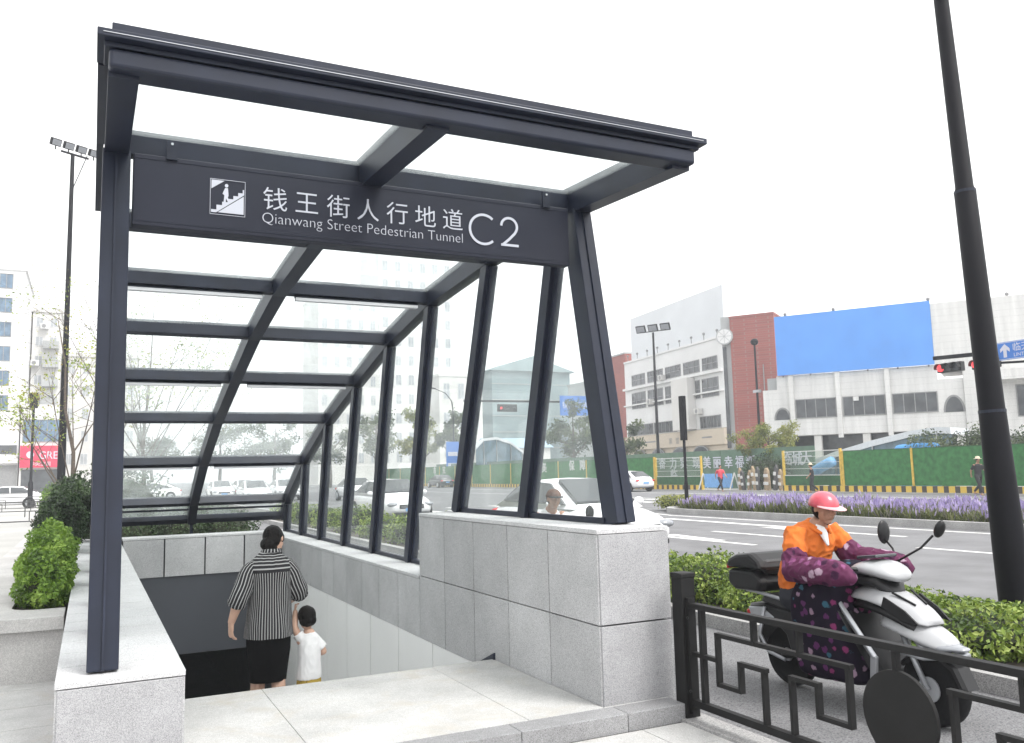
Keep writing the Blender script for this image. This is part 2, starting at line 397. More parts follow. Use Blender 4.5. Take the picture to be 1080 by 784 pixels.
# ------------------------------------------------------------------ ground, stairs, roads
HX0, HX1, HY0, HY1 = -2.55, .14, 1.45, 14.0         # the stairwell opening in the ground
def frame_sheet(mb, x0, x1, y0, y1, z, t=0):
    for a, b, c, d in ((x0,HX0,y0,y1),(HX1,x1,y0,y1),(HX0,HX1,y0,HY0),(HX0,HX1,HY1,y1)):
        if t: mb.box(a,b,c,d,z-t,z)
        else: mb.add([(a,c,z),(b,c,z),(b,d,z),(a,d,z)], [(0,1,2,3)])
g = MB(); frame_sheet(g, -420, 520, -260, 640, -.185); struct(g.build('ground', M['ground']))
# plaza: slabs laid in courses on the left and in front
g = MB()
def slabs(mb, x0, x1, y0, y1, z, sx, sy, gap=.006, t=.05, skip=None):
    y = y0; row = 0
    while y < y1-.01:
        x = x0-(sx*.5 if row % 2 else 0)
        while x < x1-.01:
            a, b, c, d = max(x,x0), min(x+sx,x1), y, min(y+sy,y1)
            if b-a > .03 and not (skip and skip((a+b)/2,(c+d)/2)): mb.box(a+gap/2,b-gap/2,c+gap/2,d-gap/2,z-t,z)
            x += sx
        y += sy; row += 1
slabs(g, -9, -3.02, -6, 12, -.10, 1.2, .6)
slabs(g, -3.02, .44, -6, -.22, -.10, .9, .6)
struct(g.build('plaza_paving', M['paving']))
g = MB(); g.box(-9.0,-3.0,-6,12,-.18,-.112); g.box(-3.0,.44,-6,.1,-.18,-.112); g.box(-40,-9.0,-6,31,-.18,-.10); g.box(-9.0,-3.0,12,31,-.18,-.10); g.box(-3.0,.62,14.2,31,-.18,-.10)
struct(g.build('plaza_base', M['ground']))
# asphalt of the street and of the scooter lane
g = MB(); g.box(4.75,34.6,-60,420,-.3,-.165); struct(g.build('street', M['asphalt']))
g = MB(); g.box(.62,2.82,-40,60,-.3,-.168); struct(g.build('scooter_lane', M['lane']))
g = MB(); g.box(34.6,60,-60,420,-.3,-.10); struct(g.build('far_pavement', M['ground']))
# kerb along the fence
g = MB(); y = -12
while y < .1: g.box(.44,.62,y+.004,y+.996,-.3,-.085); y += 1
g.box(.545,.62,.1,14,-.3,-.11); struct(g.build('fence_kerb', M['kerb']))
# planted strip between scooter lane and street
g = MB(); y = -12
while y < 60:
    g.box(2.82,2.98,y+.004,y+.996,-.3,-.04); g.box(4.60,4.75,y+.004,y+.996,-.3,-.04); y += 1
struct(g.build('strip_kerb', M['kerb']))
g = MB(); g.box(2.98,4.60,-12,60,-.3,-.07); struct(g.build('strip_soil', M['soil']))
# median with its rounded nose
MX0, MX1, MYN = 15.55, 19.6, 21.6
def med(inset, n=14):
    pts = [(MX0+inset,-60),(MX0+inset,MYN-2)]
    cx, rx, ry = (MX0+MX1)/2, (MX1-MX0)/2-inset, 2.6-inset
    pts += [(cx-rx*math.cos(PI*k/n), MYN-2+ry*math.sin(PI*k/n)) for k in range(1,n)]
    return pts+[(MX1-inset,MYN-2),(MX1-inset,-60)]
o, i = med(0), med(.26); g = MB(); n = len(o)
for k in range(n-1):
    a, b, c, d = o[k], o[k+1], i[k+1], i[k]
    g.add([(*a,-.3),(*b,-.3),(*b,.02),(*a,.02),(*d,.02),(*c,.02),(*d,-.3),(*c,-.3)], [(0,1,2,3),(3,2,5,4),(4,5,7,6)])
struct(g.build('median_kerb', M['kerb']))
g = MB(); g.prism(i, lambda a,b,c: Vector((a,b,-.1+c)), .07); struct(g.build('median_soil', M['soil']))
# painted lines
g = MB()
def line(x0, y0, x1, y1, w): g.bar((x0,y0,-.1615),(x1,y1,-.1615), w, .003)
line(14.95,-60,14.95,19.5,.15); line(14.95,19.5,16.4,25.5,.15)
for k in range(-6,9): line(7.55,-1.3+k*6,7.55,1.6+k*6,.15); line(11.25,-2.2+k*6,11.25,.8+k*6,.15)
line(5.05,-60,5.05,120,.13); line(13.5,11.8,13.75,18.2,.28); line(9.6,10.5,9.85,12.7,.25); line(24.5,-60,24.5,240,.15); line(30.5,-60,30.5,240,.15)
for x, y in ((9.4,9.2),(13.1,8.6)):      # straight-ahead arrows
    g.prism([(-.08,0),(.08,0),(.08,3),(.32,3),(0,4.6),(-.32,3),(-.08,3)], lambda a,b,c: Vector((x+a,y+b,-.163+c)), .003)
for k in range(9): g.box(8.3+k*.0,8.9,27+k*.0,27.01,-.165,-.162)
for k in range(12): g.box(5.6+k*2.2,6.2+k*2.2,29.5,33.5,-.163,-.161)
struct(g.build('road_markings', M['paint']))

# landing in front of the stairs, a step above the plaza
g = MB(); x = -2.405
for x0, x1 in ((-2.405,-1.55),(-1.55,-.66),(-.66,.05),(.05,.48)): g.box(x0+.0015,x1-.0015,-.2,-.021,-.108,.0005)
struct(g.build('landing_step', M['step_stone'], bevel=.005))
g = MB()
for a, b in ((-2.405,-1.77),(-1.77,-.52),(-.52,-.004)):
    g.box(a+.0015,b-.0015,-.018,.663,-.1,0); g.box(a+.0015,b-.0015,.666,1.346,-.1,-.0008); g.box(a+.0015,b-.0015,1.349,1.6,-.12,.0006)
g.box(.0+.002,.48,-.02,-.003,-.1,-.001)
struct(g.build('landing', M['paving'], bevel=.003))
g = MB(); g.box(-2.4,.475,-.19,1.55,-.3,-.012); struct(g.build('landing_bed', M['seam']))
g = MB()
for k in range(1,21): g.box(-2.405,-.004,1.6+(k-1)*.3-.02,1.6+k*.3,-.155*k-.5,-.155*k)
struct(g.build('stairs', M['granite_light'], bevel=.005))
g = MB(); g.box(-2.41,0,7.5,30,-3.6,-3.1); struct(g.build('tunnel_floor', M['tunnel']))
g = MB(); g.box(-2.7,.3,30,30.2,-3.6,0); g.box(-2.7,.3,10.4,30,-.6,-.3); g.box(-2.7,-2.41,10.4,30,-3.6,-.3); g.box(0,.3,10.4,30,-3.6,-.3)
struct(g.build('tunnel_walls', M['tunnel']))

# ------------------------------------------------------------------ granite walls round the stairwell
HL, HP = .479, 1.073
def wall_top(mb, x0, x1, y0, y1, z, step, along='y', t=.03, over=.0):
    a, b = (y0,y1) if along == 'y' else (x0,x1); q = a
    while q < b-.01:
        e = min(q+step,b)
        if along == 'y': mb.box(x0-over,x1+over,q+.006,e-.006,z-t,z-.0006*(int(q*7)%3))
        else: mb.box(q+.002,e-.002,y0-over,y1+over,z-t,z)
        q = e
T = .035; G = .011
# left parapet
w = wthing('granite_parapet', 'low pale granite parapet on the left of the stairs, carrying the upright canopy post', 'wall', (-2.7,.16,-.1))
m = MB(); m.box(-3.0+T,-2.405-T,.16+T,11.9,-3.4,HL-.036); m.build('wall_core', M['seam'], w)
m = MB(); m.box(-3.0+.010,-2.405-.010,.16,.16+T,-.1,HL-.035); m.build('end_slab', M['granite_front'], w, bevel=.003)
m = MB(); y = .16+.006
while y < 11.8: m.box(-3.0,-3.0+T,y+G/2,min(y+.655,11.9)-G/2,-.1,HL-.034); y += .655
m.build('outer_slabs', M['granite'], w)
m = MB(); y = .16+.006
while y < 9.9: m.box(-2.405-T,-2.405,y+G/2,min(y+.655,9.9)-G/2,-.1,HL-.034); y += .655
m.build('inner_slabs', M['granite'], w)
m = MB(); m.box(-2.43,-2.412,1.6,10.4,-3.3,-.104); m.build('lining_panel', M['lining'], w)
m = MB(); wall_top(m, -3.002,-2.403,.158,11.9,HL,.41); m.build('coping', M['granite_light'], w, bevel=.003)
# right wall with the tall pier
w = wthing('granite_pier_wall', 'grey granite wall right of the stairs, rising to a tall tiled pier at its front', 'wall', (.27,0,-.1))
m = MB(); m.box(.024,.542-T,T,11.9,-3.4,-.106); m.box(T,.542-T,T,11.9,-.106,HL-.036); m.box(T,.542-T,T,3.28-T,HL-.04,HP-.036); m.build('wall_core', M['seam'], w)
m = MB(); m.box(.010,.542,0,T,-.1,HL-.005); m.box(.010,.542,0,T,HL+.005,HP-.034); m.build('pier_front', M['granite_front'], w, bevel=.003)
m = MB(); y = .006
while y < 9.89:
    e = min(y+.655, 9.9)
    m.box(0,T,y+G/2,e-G/2,-.1,HL-(.004 if y < 3.2 else .034))
    if y < 3.2: m.box(0,T,y+G/2,min(e,3.28)-G/2,HL+.004,HP-.034)
    y += .655
m.build('stair_side_slabs', M['granite'], w, bevel=.002)
m = MB(); y = T+.003
while y < 11.8:
    e = min(y+.655,11.9); m.box(.542-T,.542,y+G/2,e-G/2,-.1,HL-.004)
    if y < 3.2: m.box(.542-T,.542,y+G/2,min(e,3.28)-G/2,HL+.004,HP-.034)
    y += .655
m.box(T,.542-T,3.28-T,3.28,HL,HP-.034); m.build('street_side_slabs', M['granite'], w)
m = MB(); wall_top(m, -.003,.545,-.003,3.283,HP,1.31); wall_top(m, -.003,.545,3.29,11.9,HL,1.31); m.build('coping', M['granite_light'], w, bevel=.003)
m = MB(); y = 1.0
while y < 10.4: m.box(.004,.02,y+.007,y+.976,-3.3,-.104); y += .983
m.build('lining_panel', M['lining'], w)
m = MB(); m.add([(-.016,1.57,.052),(-.016,1.95,-.1),(-.016,1.57,-.1),(-.001,1.57,.052),(-.001,1.95,-.1),(-.001,1.57,-.1)], [(0,1,2),(5,4,3),(0,3,4,1),(1,4,5,2),(2,5,3,0)]); m.build('dark_wedge', M['metal2'], w)  # thin dark triangular plate against the slabs at the landing edge
# rear wall above the tunnel mouth
w = wthing('granite_rear_wall', 'granite wall across the far end of the stairwell above the dark tunnel mouth', 'wall', (-1.2,9.9,-.1))
m = MB(); m.box(-2.40,-.001,9.9+T,10.35,-.3,HL+.05); m.build('wall_core', M['seam'], w)
m = MB(); x = -2.40
while x < -.05: m.box(x+G,min(x+.6,-.002)-G,9.9,9.9+T,-.04,HL+.055); x += .6
m.build('facing_slabs', M['granite'], w, bevel=.002)
m = MB(); wall_top(m, -2.4,-.004,9.895,10.4,HL+.09,1.2,'x'); m.build('coping', M['granite_light'], w, bevel=.003)
m = MB(); m.box(-2.404,-.006,9.93,10.0,-1.24,-.042); m.build('shaded_beam_panel', M['beam_shade'], w)  # flat panel for the beam above the opening; its shade is painted dark

# ------------------------------------------------------------------ glass canopy
XR, XC, XL = .36, -1.25, -2.79
PROF = [(-.56,3.385),(.776,3.467),(2.30,3.43),(3.809,3.324),(5.231,3.093),(6.679,2.74),(8.252,2.325),(9.873,1.74),(11.216,1.082),(11.53,.76)]
cn = wthing('entrance_canopy', 'charcoal steel and glass canopy sloping down over the underpass stairs', 'canopy', (-1.2,.4,0))
def P(x, k): return Vector((x, PROF[k][0], PROF[k][1]))
for x in (XL, XC, XR):
    m = MB()
    for k in range(len(PROF)-1):
        a, b = P(x,k), P(x,k+1); d = (b-a).normalized()
        if k: a = a-d*.03
        m.bar(a, b+d*.03, .13+.0006*k, .20+.0008*k)
    m.build('roof_rib', M['metal'], cn)
for k in range(1, 10):                    # cross beams between the ribs
    if k == 2: pass
    for a, b in ((XL,XC),(XC,XR)):
        y, z = PROF[k]; y2, z2 = PROF[min(k+1,9)]; y1, z1 = PROF[k-1]
        t = Vector((0,y2-y1,z2-z1)).normalized(); up = Vector((0,-t.z,t.y))
        m = MB(); m.bar((a+.066,y,z),(b-.066,y,z), .10, .15 if k < 9 else .12, up); m.build('cross_beam', M['metal'], cn, bevel=.004)
for a, b in ((XL,XC),(XC,XR)):
    m = MB(); m.bar((a+.066,11.40,.93),(b-.066,11.40,.93), .05, .035); m.build('glazing_rail', M['metal'], cn)
    # light fittings under every second beam
    for k in (3, 5, 7):
        y, z = PROF[k]; m = MB()
        m.box(a+.16,b-.16,y-.03,y+.03,z-.098,z-.082); f = m.build('light_fitting', M['metal2'], cn)
        m = MB(); m.box(a+.165,b-.165,y-.034,y+.034,z-.128,z-.099); m.build('diffuser', M['tube'], f)
# glass in the roof
for k in range(0, 9):
    for a, b in ((XL,XC),(XC,XR)):
        y0, z0 = PROF[k]; y1, z1 = PROF[k+1]; d = Vector((0,y1-y0,z1-z0)); L = d.length; d.normalize(); up = Vector((0,-d.z,d.y))
        i0, i1 = (.055, .055)
        c0 = Vector(((a+b)/2,y0,z0))+d*i0+up*.05; c1 = Vector(((a+b)/2,y1,z1))-d*i1+up*.05
        m = MB(); m.bar(c0, c1, b-a-.134, .012, up); m.build('roof_pane', M['roofglass'], cn)
# slanting side posts and the raking front legs
BASE = [1.68,3.10,4.57,5.93,7.33,8.72,10.0,11.3]
TOP  = [(1.0,3.46),(2.30,3.43),(3.809,3.324),(5.231,3.093),(6.679,2.74),(8.252,2.325),(9.80,1.76),(11.21,1.06)]
def side(x, zb, first):
    e = -1 if x > -1 else 1
    pts = []
    for i, (yb, (yt, zt)) in enumerate(zip(BASE, TOP)):
        z0 = zb(yb)
        a = Vector((x,yb,z0)); b = Vector((x,yt,zt-.09)); d = (b-a).normalized()
        if i == 1 and z0 > .6: a = Vector((x,3.13,z0))
        m = MB(); m.bar(a, b, .12, .13, (0,1,0)); q = m.build('side_post', M['metal'], cn, bevel=.004)
        m = MB(); m.bar(a+Vector((0,0,.001)), b, .05, .21, (0,1,0)); m.build('glazing_fin', M['metal2'], q)
        pts.append((a, b))
    # front leg
    a = Vector((x+(.06 if x > -1 else 0),.385,zb(.4))); b = Vector((x,.735,3.37))
    m = MB(); m.bar(a, b, .15, .19, (0,1,0)); q = m.build('front_leg', M['metal'], cn, bevel=.006)
    m = MB(); m.bar(a-Vector((0,0,0)), a+(b-a)*.985, .012, .215, (0,1,0)); m.build('seam_strip', M['metal2'], q)
    allp = [(a, b)]+pts
    for i in range(len(allp)-1):
        (a0,b0),(a1,b1) = allp[i], allp[i+1]
        if abs(a0.z-a1.z) > .3:       # stepping down off the pier
            a1 = a1.copy(); a0 = Vector((a0.x, 3.36, a1.z))
        ins = Vector((0,.075,0)); th = Vector((.006,0,0)); X = Vector((x,0,0))
        q = [Vector((x,a0.y+.07,a0.z+.05)), Vector((x,a1.y-.07,a1.z+.05)), Vector((x,b1.y-.07,b1.z-.02)), Vector((x,b0.y+.07,b0.z-.02))]
        m = MB(); m.add([p-th for p in q]+[p+th for p in q], [(3,2,1,0),(4,5,6,7),(0,1,5,4),(1,2,6,5),(2,3,7,6),(3,0,4,7)])
        m.build('side_pane', M['sideglass'], cn)
        m = MB(); m.bar((x,a0.y+.07,a0.z+.022),(x,a1.y-.07,a1.z+.022), .05, .04); m.build('sill_rail', M['metal2'], cn)
side(XR, lambda y: HP if y < 3.2 else HL, True)
side(XL, lambda y: HL, False)
# mid strut at the low end
m = MB(); m.bar((XC,11.53,.45),(XC,11.53,.72), .05, .05, (0,1,0)); m.build('strut', M['metal2'], cn)
# front edge: main beam, projecting lip, set-back gutter
m = MB(); m.box(XL-.065,XR+.065,-.62,-.46,3.305,3.395); m.build('front_beam', M['metal'], cn, bevel=.018, bseg=3)
m = MB(); m.box(XL-.115,XR+.13,-.66,-.36,3.428,3.465); m.box(XL-.085,XR+.10,-.615,-.40,3.402,3.426); lip = m.build('front_lip', M['metal'], cn, bevel=.004)
m = MB(); m.box(XL-.06,XR+.085,-.60,-.40,3.467,3.495); m.box(XL-.055,XR+.08,-.585,-.44,3.497,3.535); m.build('gutter', M['metal2'], cn, bevel=.004)
m = MB(); m.box(XL-.09,XR+.10,-.663,-.6605,3.4445,3.4475); m.build('drip_line', M['steel'], lip)
for sx, e in ((XL,-1),(XR,1)):
    m = MB(); m.bar((sx+e*.085,-.36,3.445),(sx+e*.085,.95,3.535), .05, .05); m.bar((sx+e*.09,.95,3.536),(sx+e*.09,2.3,3.50), .04, .05)
    m.build('edge_trim', M['metal2'], cn)

# ------------------------------------------------------------------ hanging sign
SY = .70
sg = wthing('entrance_sign', 'dark sign board hung under the canopy, with a stairs pictogram, white Chinese lettering and C2', 'sign', (-1.22,SY,2.93))
m = MB(); m.box(-2.70,.245,SY-.05,SY+.03,2.94,3.375); m.build('board', M['sign'], sg, bevel=.006)
m = MB(); m.box(-2.69,.235,SY-.053,SY-.0505,2.965,2.969); m.box(-2.69,.235,SY-.053,SY-.0505,3.345,3.349); m.build('trim_line', M['metal2'], sg)
for x in (-2.49, .055):
    m = MB(); m.box(x-.03,x+.03,SY-.07,SY-.055,3.355,3.47); q = m.build('hanger', M['metal2'], sg)
    m = MB(); m.lathe([(.008,-.006),(.008,0)], 10, (x,SY-.07,3.45), 'y'); m.build('bolt', M['steel'], q)
fy = SY-.052
chars = "钱王街人行地道"
for i, c in enumerate(chars):
    x = -1.957+i*.2006
    text('character', c, .160, face_y(x+.004, fy, 3.128), M['white_letter'], sg, extrude=.0015, thin=-.0006)
words('english_word', text('english_line', 'Qianwang Street Pedestrian Tunnel', .098, face_y(-1.957, fy, 3.030), M['white_letter'], sg, thin=-.0019, extrude=.0012, width=1.352), .016)
F = lambda a,b,c: Vector((a, fy-c, b))
m = MB(); rC = .105; m.ribbon([(-.445+rC*math.cos(t), 3.143+rC*math.sin(t)) for t in [R(48+k*264/26) for k in range(27)]], .0175, F, .003)
r2 = .062; pts = [(-.245+r2*math.cos(t), 3.184+r2*math.sin(t)) for t in [R(178-k*205/14) for k in range(15)]]
pts += [(-.203,3.135),(-.248,3.090),(-.298,3.048)]; m.ribbon(pts, .0175, F, .003); m.ribbon([(-.311,3.048),(-.173,3.048)], .0175, F, .0032)
m.build('exit_number', M['white_letter'], sg)
# pictogram: a walker going down stairs inside a thin frame
px, pz, s = -2.268, 3.052, .205
Q = lambda a,b,c: Vector((px+a*s, fy-c, pz+b*1.08*s))
m = MB(); m.ribbon([(0,0),(1,0),(1,1),(0,1),(0,-.005)], .012, Q, .002)
m.prism([(.03,.97),(.40,.97),(.03,.72)], Q, .0025)
m.prism([(.22,.06),(.96,.06),(.96,.58)], Q, .0025)
st = [(.03,.05),(.17,.05),(.97,.62),(.97,.76),(.94,.76),(.94,.63)]
for k in range(6): st += [(.94-.145*k-.0,.63-.1*k) if k == 0 else (.94-.145*k,.60-.1*k+.03), (.94-.145*(k+1),.63-.1*k)]
m.prism([(.03,.05),(.17,.05),(.97,.62),(.97,.77),(.93,.77),(.93,.67),(.80,.67),(.80,.57),(.66,.57),(.66,.47),(.50,.47),(.50,.37),(.34,.37),(.34,.27),(.18,.27),(.18,.13),(.03,.13)], Q, .0022)
m.prism([(.46+.05*math.cos(t), .84+.05*math.sin(t)) for t in [2*PI*k/14 for k in range(14)]], Q, .0025)
m.prism([(.42,.77),(.50,.77),(.52,.56),(.50,.50),(.58,.36),(.53,.33),(.45,.48),(.44,.34),(.38,.34),(.40,.56),(.36,.60),(.34,.58),(.38,.68)], Q, .0025)
m.build('pictogram', M['white_letter'], sg)

# ------------------------------------------------------------------ near railing with fret pattern
FX = .52
fn = wthing('fret_railing', 'dark grey metal railing with Chinese fret pattern and round plate, beside the granite pier', 'railing', (FX,-.16,-.1))
def fpost(y):
    m = MB(); m.box(FX-.052,FX+.052,y-.052,y+.052,-.1,.765); p = m.build('post', M['fence'], fn, bevel=.004)
    m = MB(); m.box(FX-.057,FX+.057,y-.057,y+.057,.757,.79); m.build('cap', M['fence'], p, bevel=.008)
    m = MB(); m.box(FX-.028,FX+.028,y-.080,y-.053,-.06,.64); b = m.build('bracket', M['fence'], p)
    m = MB()
    for z in (.08,.52): m.ball((FX-.03,y-.073,z), .009, 8, 5)
    m.build('bolt', M['black'], p)
fpost(-.165); fpost(-3.40)
m = MB(); m.box(FX-.025,FX+.025,-3.33,-.226,.578,.612); m.build('top_rail', M['fence'], fn, bevel=.003)
m = MB(); m.box(FX-.022,FX+.022,-3.33,-.226,-.012,.030); m.build('bottom_rail', M['fence'], fn, bevel=.003)
m = MB(); b_ = .0125
def seg(y0, z0, y1, z1):
    for q in ((lambda y: y), (lambda y: -3.526-y)):
        a, b, c, d = q(y0), z0, q(y1), z1
        v_ = .0012 if abs(a-c) < .05 else 0; n_[0] += 1; v_ += n_[0]*.00005
        m.box(FX-.016-v_,FX+.016+v_,min(a,c)-b_+v_,max(a,c)+b_-v_,min(b,d)-b_+v_*.7,max(b,d)+b_-v_*.7)
n_ = [0]
seg(-.345,.585,-.335,.02); seg(-.226,.303,-.48,.303); seg(-.482,.452,-.482,.165); seg(-.482,.452,-1.485,.452); seg(-1.475,.452,-1.475,.167)
seg(-.482,.165,-.672,.165); seg(-.676,.319,-.676,.165); seg(-.676,.319,-.880,.319); seg(-.870,.319,-.870,.02); seg(-1.08,.322,-1.08,.02)
seg(-1.08,.322,-1.268,.322); seg(-1.266,.322,-1.266,.166); seg(-1.266,.166,-1.475,.166); seg(-.80,.585,-.80,.452); seg(-1.15,.585,-1.15,.452)
m.box(FX-.016,FX+.016,-1.763-b_,-1.763+b_,.49,.585)
m.build('fret_bars', M['fence'], fn)
m = MB(); pts = []
for k in range(40):
    t = 2*PI*k/40; a, b = math.cos(t), math.sin(t); wd = 1 if b > 0 else 1-.42*b*b
    pts.append((a*.205*wd, .285+(b*.205 if b > 0 else b*.27)))
m.prism(pts, lambda a,b,c: Vector((FX-.012+c, -1.763+a, b)), .024); m.build('round_plate', M['fence'], fn, bevel=.003)
# ------------------------------------------------------------------ people
def V(*a): return Vector(a)
def basis(f, u):
    f = Vector(f).normalized(); u = Vector(u); r = f.cross(u).normalized(); u = r.cross(f); return f, r, u
def add_head(mb, c, f, u, s, face=True):
    """skull, jaw, nose, lips, brow and ears; c centre, f forward, u up, s head height"""
    f, r, u = basis(f, u); c = Vector(c); rot = Matrix((r, f, u)).transposed()
    mb.ball(c+u*.10*s-f*.03*s, (.335*s,.41*s,.40*s), 18, 12, rot=rot)
    mb.ball(c-u*.16*s+f*.10*s, (.265*s,.27*s,.30*s), 16, 10, rot=rot)
    if face:
        mb.ball(c-u*.40*s+f*.24*s, (.12*s,.11*s,.09*s), 10, 7, rot=rot)
        mb.tube([c+u*.07*s+f*.34*s, c-u*.06*s+f*.44*s, c-u*.10*s+f*.45*s], [.045*s,.06*s,.065*s], 8, dome=True)
        mb.ball(c-u*.11*s+f*.40*s, (.085*s,.05*s,.045*s), 8, 6, rot=rot)
        mb.ball(c-u*.215*s+f*.335*s, (.12*s,.07*s,.03*s), 10, 6, rot=rot); mb.ball(c-u*.265*s+f*.33*s, (.10*s,.065*s,.035*s), 10, 6, rot=rot)
        for e in (-1,1):
            mb.ball(c+u*.09*s+f*.335*s+r*(e*.13*s), (.11*s,.05*s,.03*s), 8, 6, rot=rot)
            mb.ball(c-u*.10*s+f*.24*s+r*(e*.17*s), (.10*s,.10*s,.10*s), 8, 6, rot=rot)
            mb.ball(c-u*.02*s-f*.04*s+r*(e*.335*s), (.035*s,.075*s,.12*s), 8, 6, rot=rot)
def add_hand(mb, wrist, d, palm, thumb, L, curl=.5):
    """palm and five unequal bent fingers; d along the hand, palm the way the palm faces, thumb the thumb's side"""
    d = Vector(d).normalized(); palm = Vector(palm); palm = (palm-d*palm.dot(d)).normalized(); t = d.cross(palm)
    if t.dot(Vector(thumb)) < 0: t = -t
    w = Vector(wrist)
    mb.tube([w-d*.04*L, w+d*.10*L, w+d*.30*L, w+d*.48*L], [.15*L,.18*L,.225*L,.215*L], 10, ry=[.12*L,.10*L,.095*L,.07*L], up=palm, dome=True)
    for k, (off, ln) in enumerate(((.165,.42),(.055,.48),(-.055,.45),(-.155,.35))):
        p = w+d*.44*L+t*(off*L); a = .25*curl; pts = [p-d*.06*L, p]
        for j, q in enumerate((.45,.32,.23)):
            a += curl*(.55+.25*j); dd = d*math.cos(a)+palm*math.sin(a)+t*(off*.25*(1-curl)); p = p+dd.normalized()*(ln*q*L); pts.append(p)
        mb.tube(pts, [.055*L,.056*L,.05*L,.046*L,.038*L], 7, dome=True)
    p = w+d*.12*L+t*.14*L; q = p+(d*.6+t*.7+palm*.25).normalized()*.20*L; e = q+(d*.9+t*.25+palm*.45).normalized()*.16*L; g_ = e+(d*.95+palm*.5-t*.1).normalized()*.12*L
    mb.tube([p,q,e,g_], [.085*L,.07*L,.055*L,.042*L], 8, dome=True)
def ell(c, rx, ry, n=32, rot=0, wob=0, seed=0, z=None):
    out = []
    for k in range(n):
        t = 2*PI*k/n; w = 1+wob*math.sin(t*5+seed)+wob*.6*math.sin(t*9+seed*2.3)
        x, y = rx*w*math.cos(t), ry*w*math.sin(t)
        out.append(Vector((c[0]+x*math.cos(rot)-y*math.sin(rot), c[1]+x*math.sin(rot)+y*math.cos(rot), c[2])))
    return out
def uvstripe(name, ca, cb, freq, duty, axis):
    return stripes_mat(name, ca, cb, axis, freq, duty, .85, 'UV')
M['shirt_v'] = uvstripe('vertical_striped_cloth', (.007,.007,.009), (.34,.34,.34), 54, .72, 0)
M['shirt_s'] = uvstripe('striped_sleeve_cloth', (.007,.007,.009), (.34,.34,.34), 18, .70, 0)
M['shirt_h'] = uvstripe('yoke_striped_cloth', (.007,.007,.009), (.34,.34,.34), 6.2, .68, 1)
M['black_cloth'] = mat('black_cloth', (.004,.004,.0045), .95, var=.15, bump=.2, bscale=90, spec=.12)
M['white_tee'] = mat('white_cotton', (.74,.74,.74), .9, var=.03, bump=.25, bscale=25)
M['mustard'] = blotch_mat('mustard_print', (.42,.30,.06), [(.16,.11,.03),(.55,.43,.14)], 45)
M['navy'] = mat('navy_trousers', (.014,.016,.024), .85)
M['shoe'] = mat('shoe_dark', (.02,.02,.02), .6)

# woman going down the stairs, seen from behind (local axes: x right, y ahead, z up from the step her right foot is on)
W0 = (-1.60, 2.26, -.465)
wm = thing('person', 'woman in striped shirt and black skirt going downstairs hand in hand with a child', 'person', W0)
b = MB()
NK = V(.03,.02,1.36)
b.tube([V(0,0,.84), V(0,-.01,.95), V(0,0,1.10), V(0,.0,1.20), V(.01,.01,1.28)], [.13,.12,.12,.10,.06], 16, ry=[.10,.095,.10,.085,.06], up=(0,1,0), dome=True)
hc = V(.045,.075,1.425); hf = V(.52,.76,-.40); hu = V(.04,.42,.9)
b.tube([V(.01,.01,1.29), V(.02,.02,1.34), V(.038,.055,1.40)], [.062,.053,.055], 12)
add_head(b, hc, hf, hu, .215)
Ls, Le, Lw = V(-.125,0,1.205), V(-.228,-.05,1.02), V(-.275,.03,.83)
Rs, Re, Rw = V(.130,0,1.205), V(.235,.02,1.02), V(.205,.19,.935)
for a, c, d in ((Ls,Le,Lw),(Rs,Re,Rw)):
    b.tube([a, a.lerp(c,.5), c], [.046,.045,.042], 10, dome=True); b.tube([c, c.lerp(d,.35), d], [.042,.041,.028], 10, dome=True)
add_hand(b, Lw, V(-.05,.10,-1), V(.9,.25,0), V(.2,1,-.1), .175, .45)
add_hand(b, Rw, V(-.55,.45,-.45), V(0,.35,-1), V(.5,.8,.3), .17, .8)
for e, kn, an in ((-1, V(-.07,.06,.36), V(-.075,.17,-.11)), (1, V(.075,.03,.43), V(.075,-.03,.075))):
    h = V(e*.075,0,.82)
    b.tube([h, h.lerp(kn,.5), kn], [.075,.068,.056], 12, dome=True); b.tube([kn, kn.lerp(an,.3)+V(0,-.012,0), an], [.056,.054,.034], 12, dome=True)
    b.tube([an+V(0,-.05,-.045), an+V(0,.05,-.045), an+V(0,.14,-.06)], [.034,.038,.03], 10, ry=[.03,.035,.018], dome=True)
fuse(b.build('body', M['skin_arm'], wm), .0052, 4)
# hair: cap of the skull with a low knot
f, r, u = basis(hf, hu); rot = Matrix((r, f, u)).transposed(); h = MB(); s = .215
h.ball(hc+u*.12*s-f*.09*s, (.365*s,.40*s,.40*s), 18, 12, rot=rot); h.ball(hc-u*.10*s-f*.20*s, (.32*s,.27*s,.30*s), 14, 9, rot=rot)
h.ball(hc-u*.24*s-f*.34*s-r*.10*s, (.29*s,.17*s,.27*s), 12, 8, rot=rot); h.ball(hc-u*.40*s-f*.22*s, (.22*s,.14*s,.16*s), 12, 8, rot=rot)
for e in (-1,1): h.ball(hc+u*.06*s+f*.08*s+r*(e*.29*s), (.075*s,.13*s,.17*s), 10, 7, rot=rot)
wrinkle(fuse(h.build('hair', M['hair'], wm), .005, 9), .004, 30, (1,1,.35))
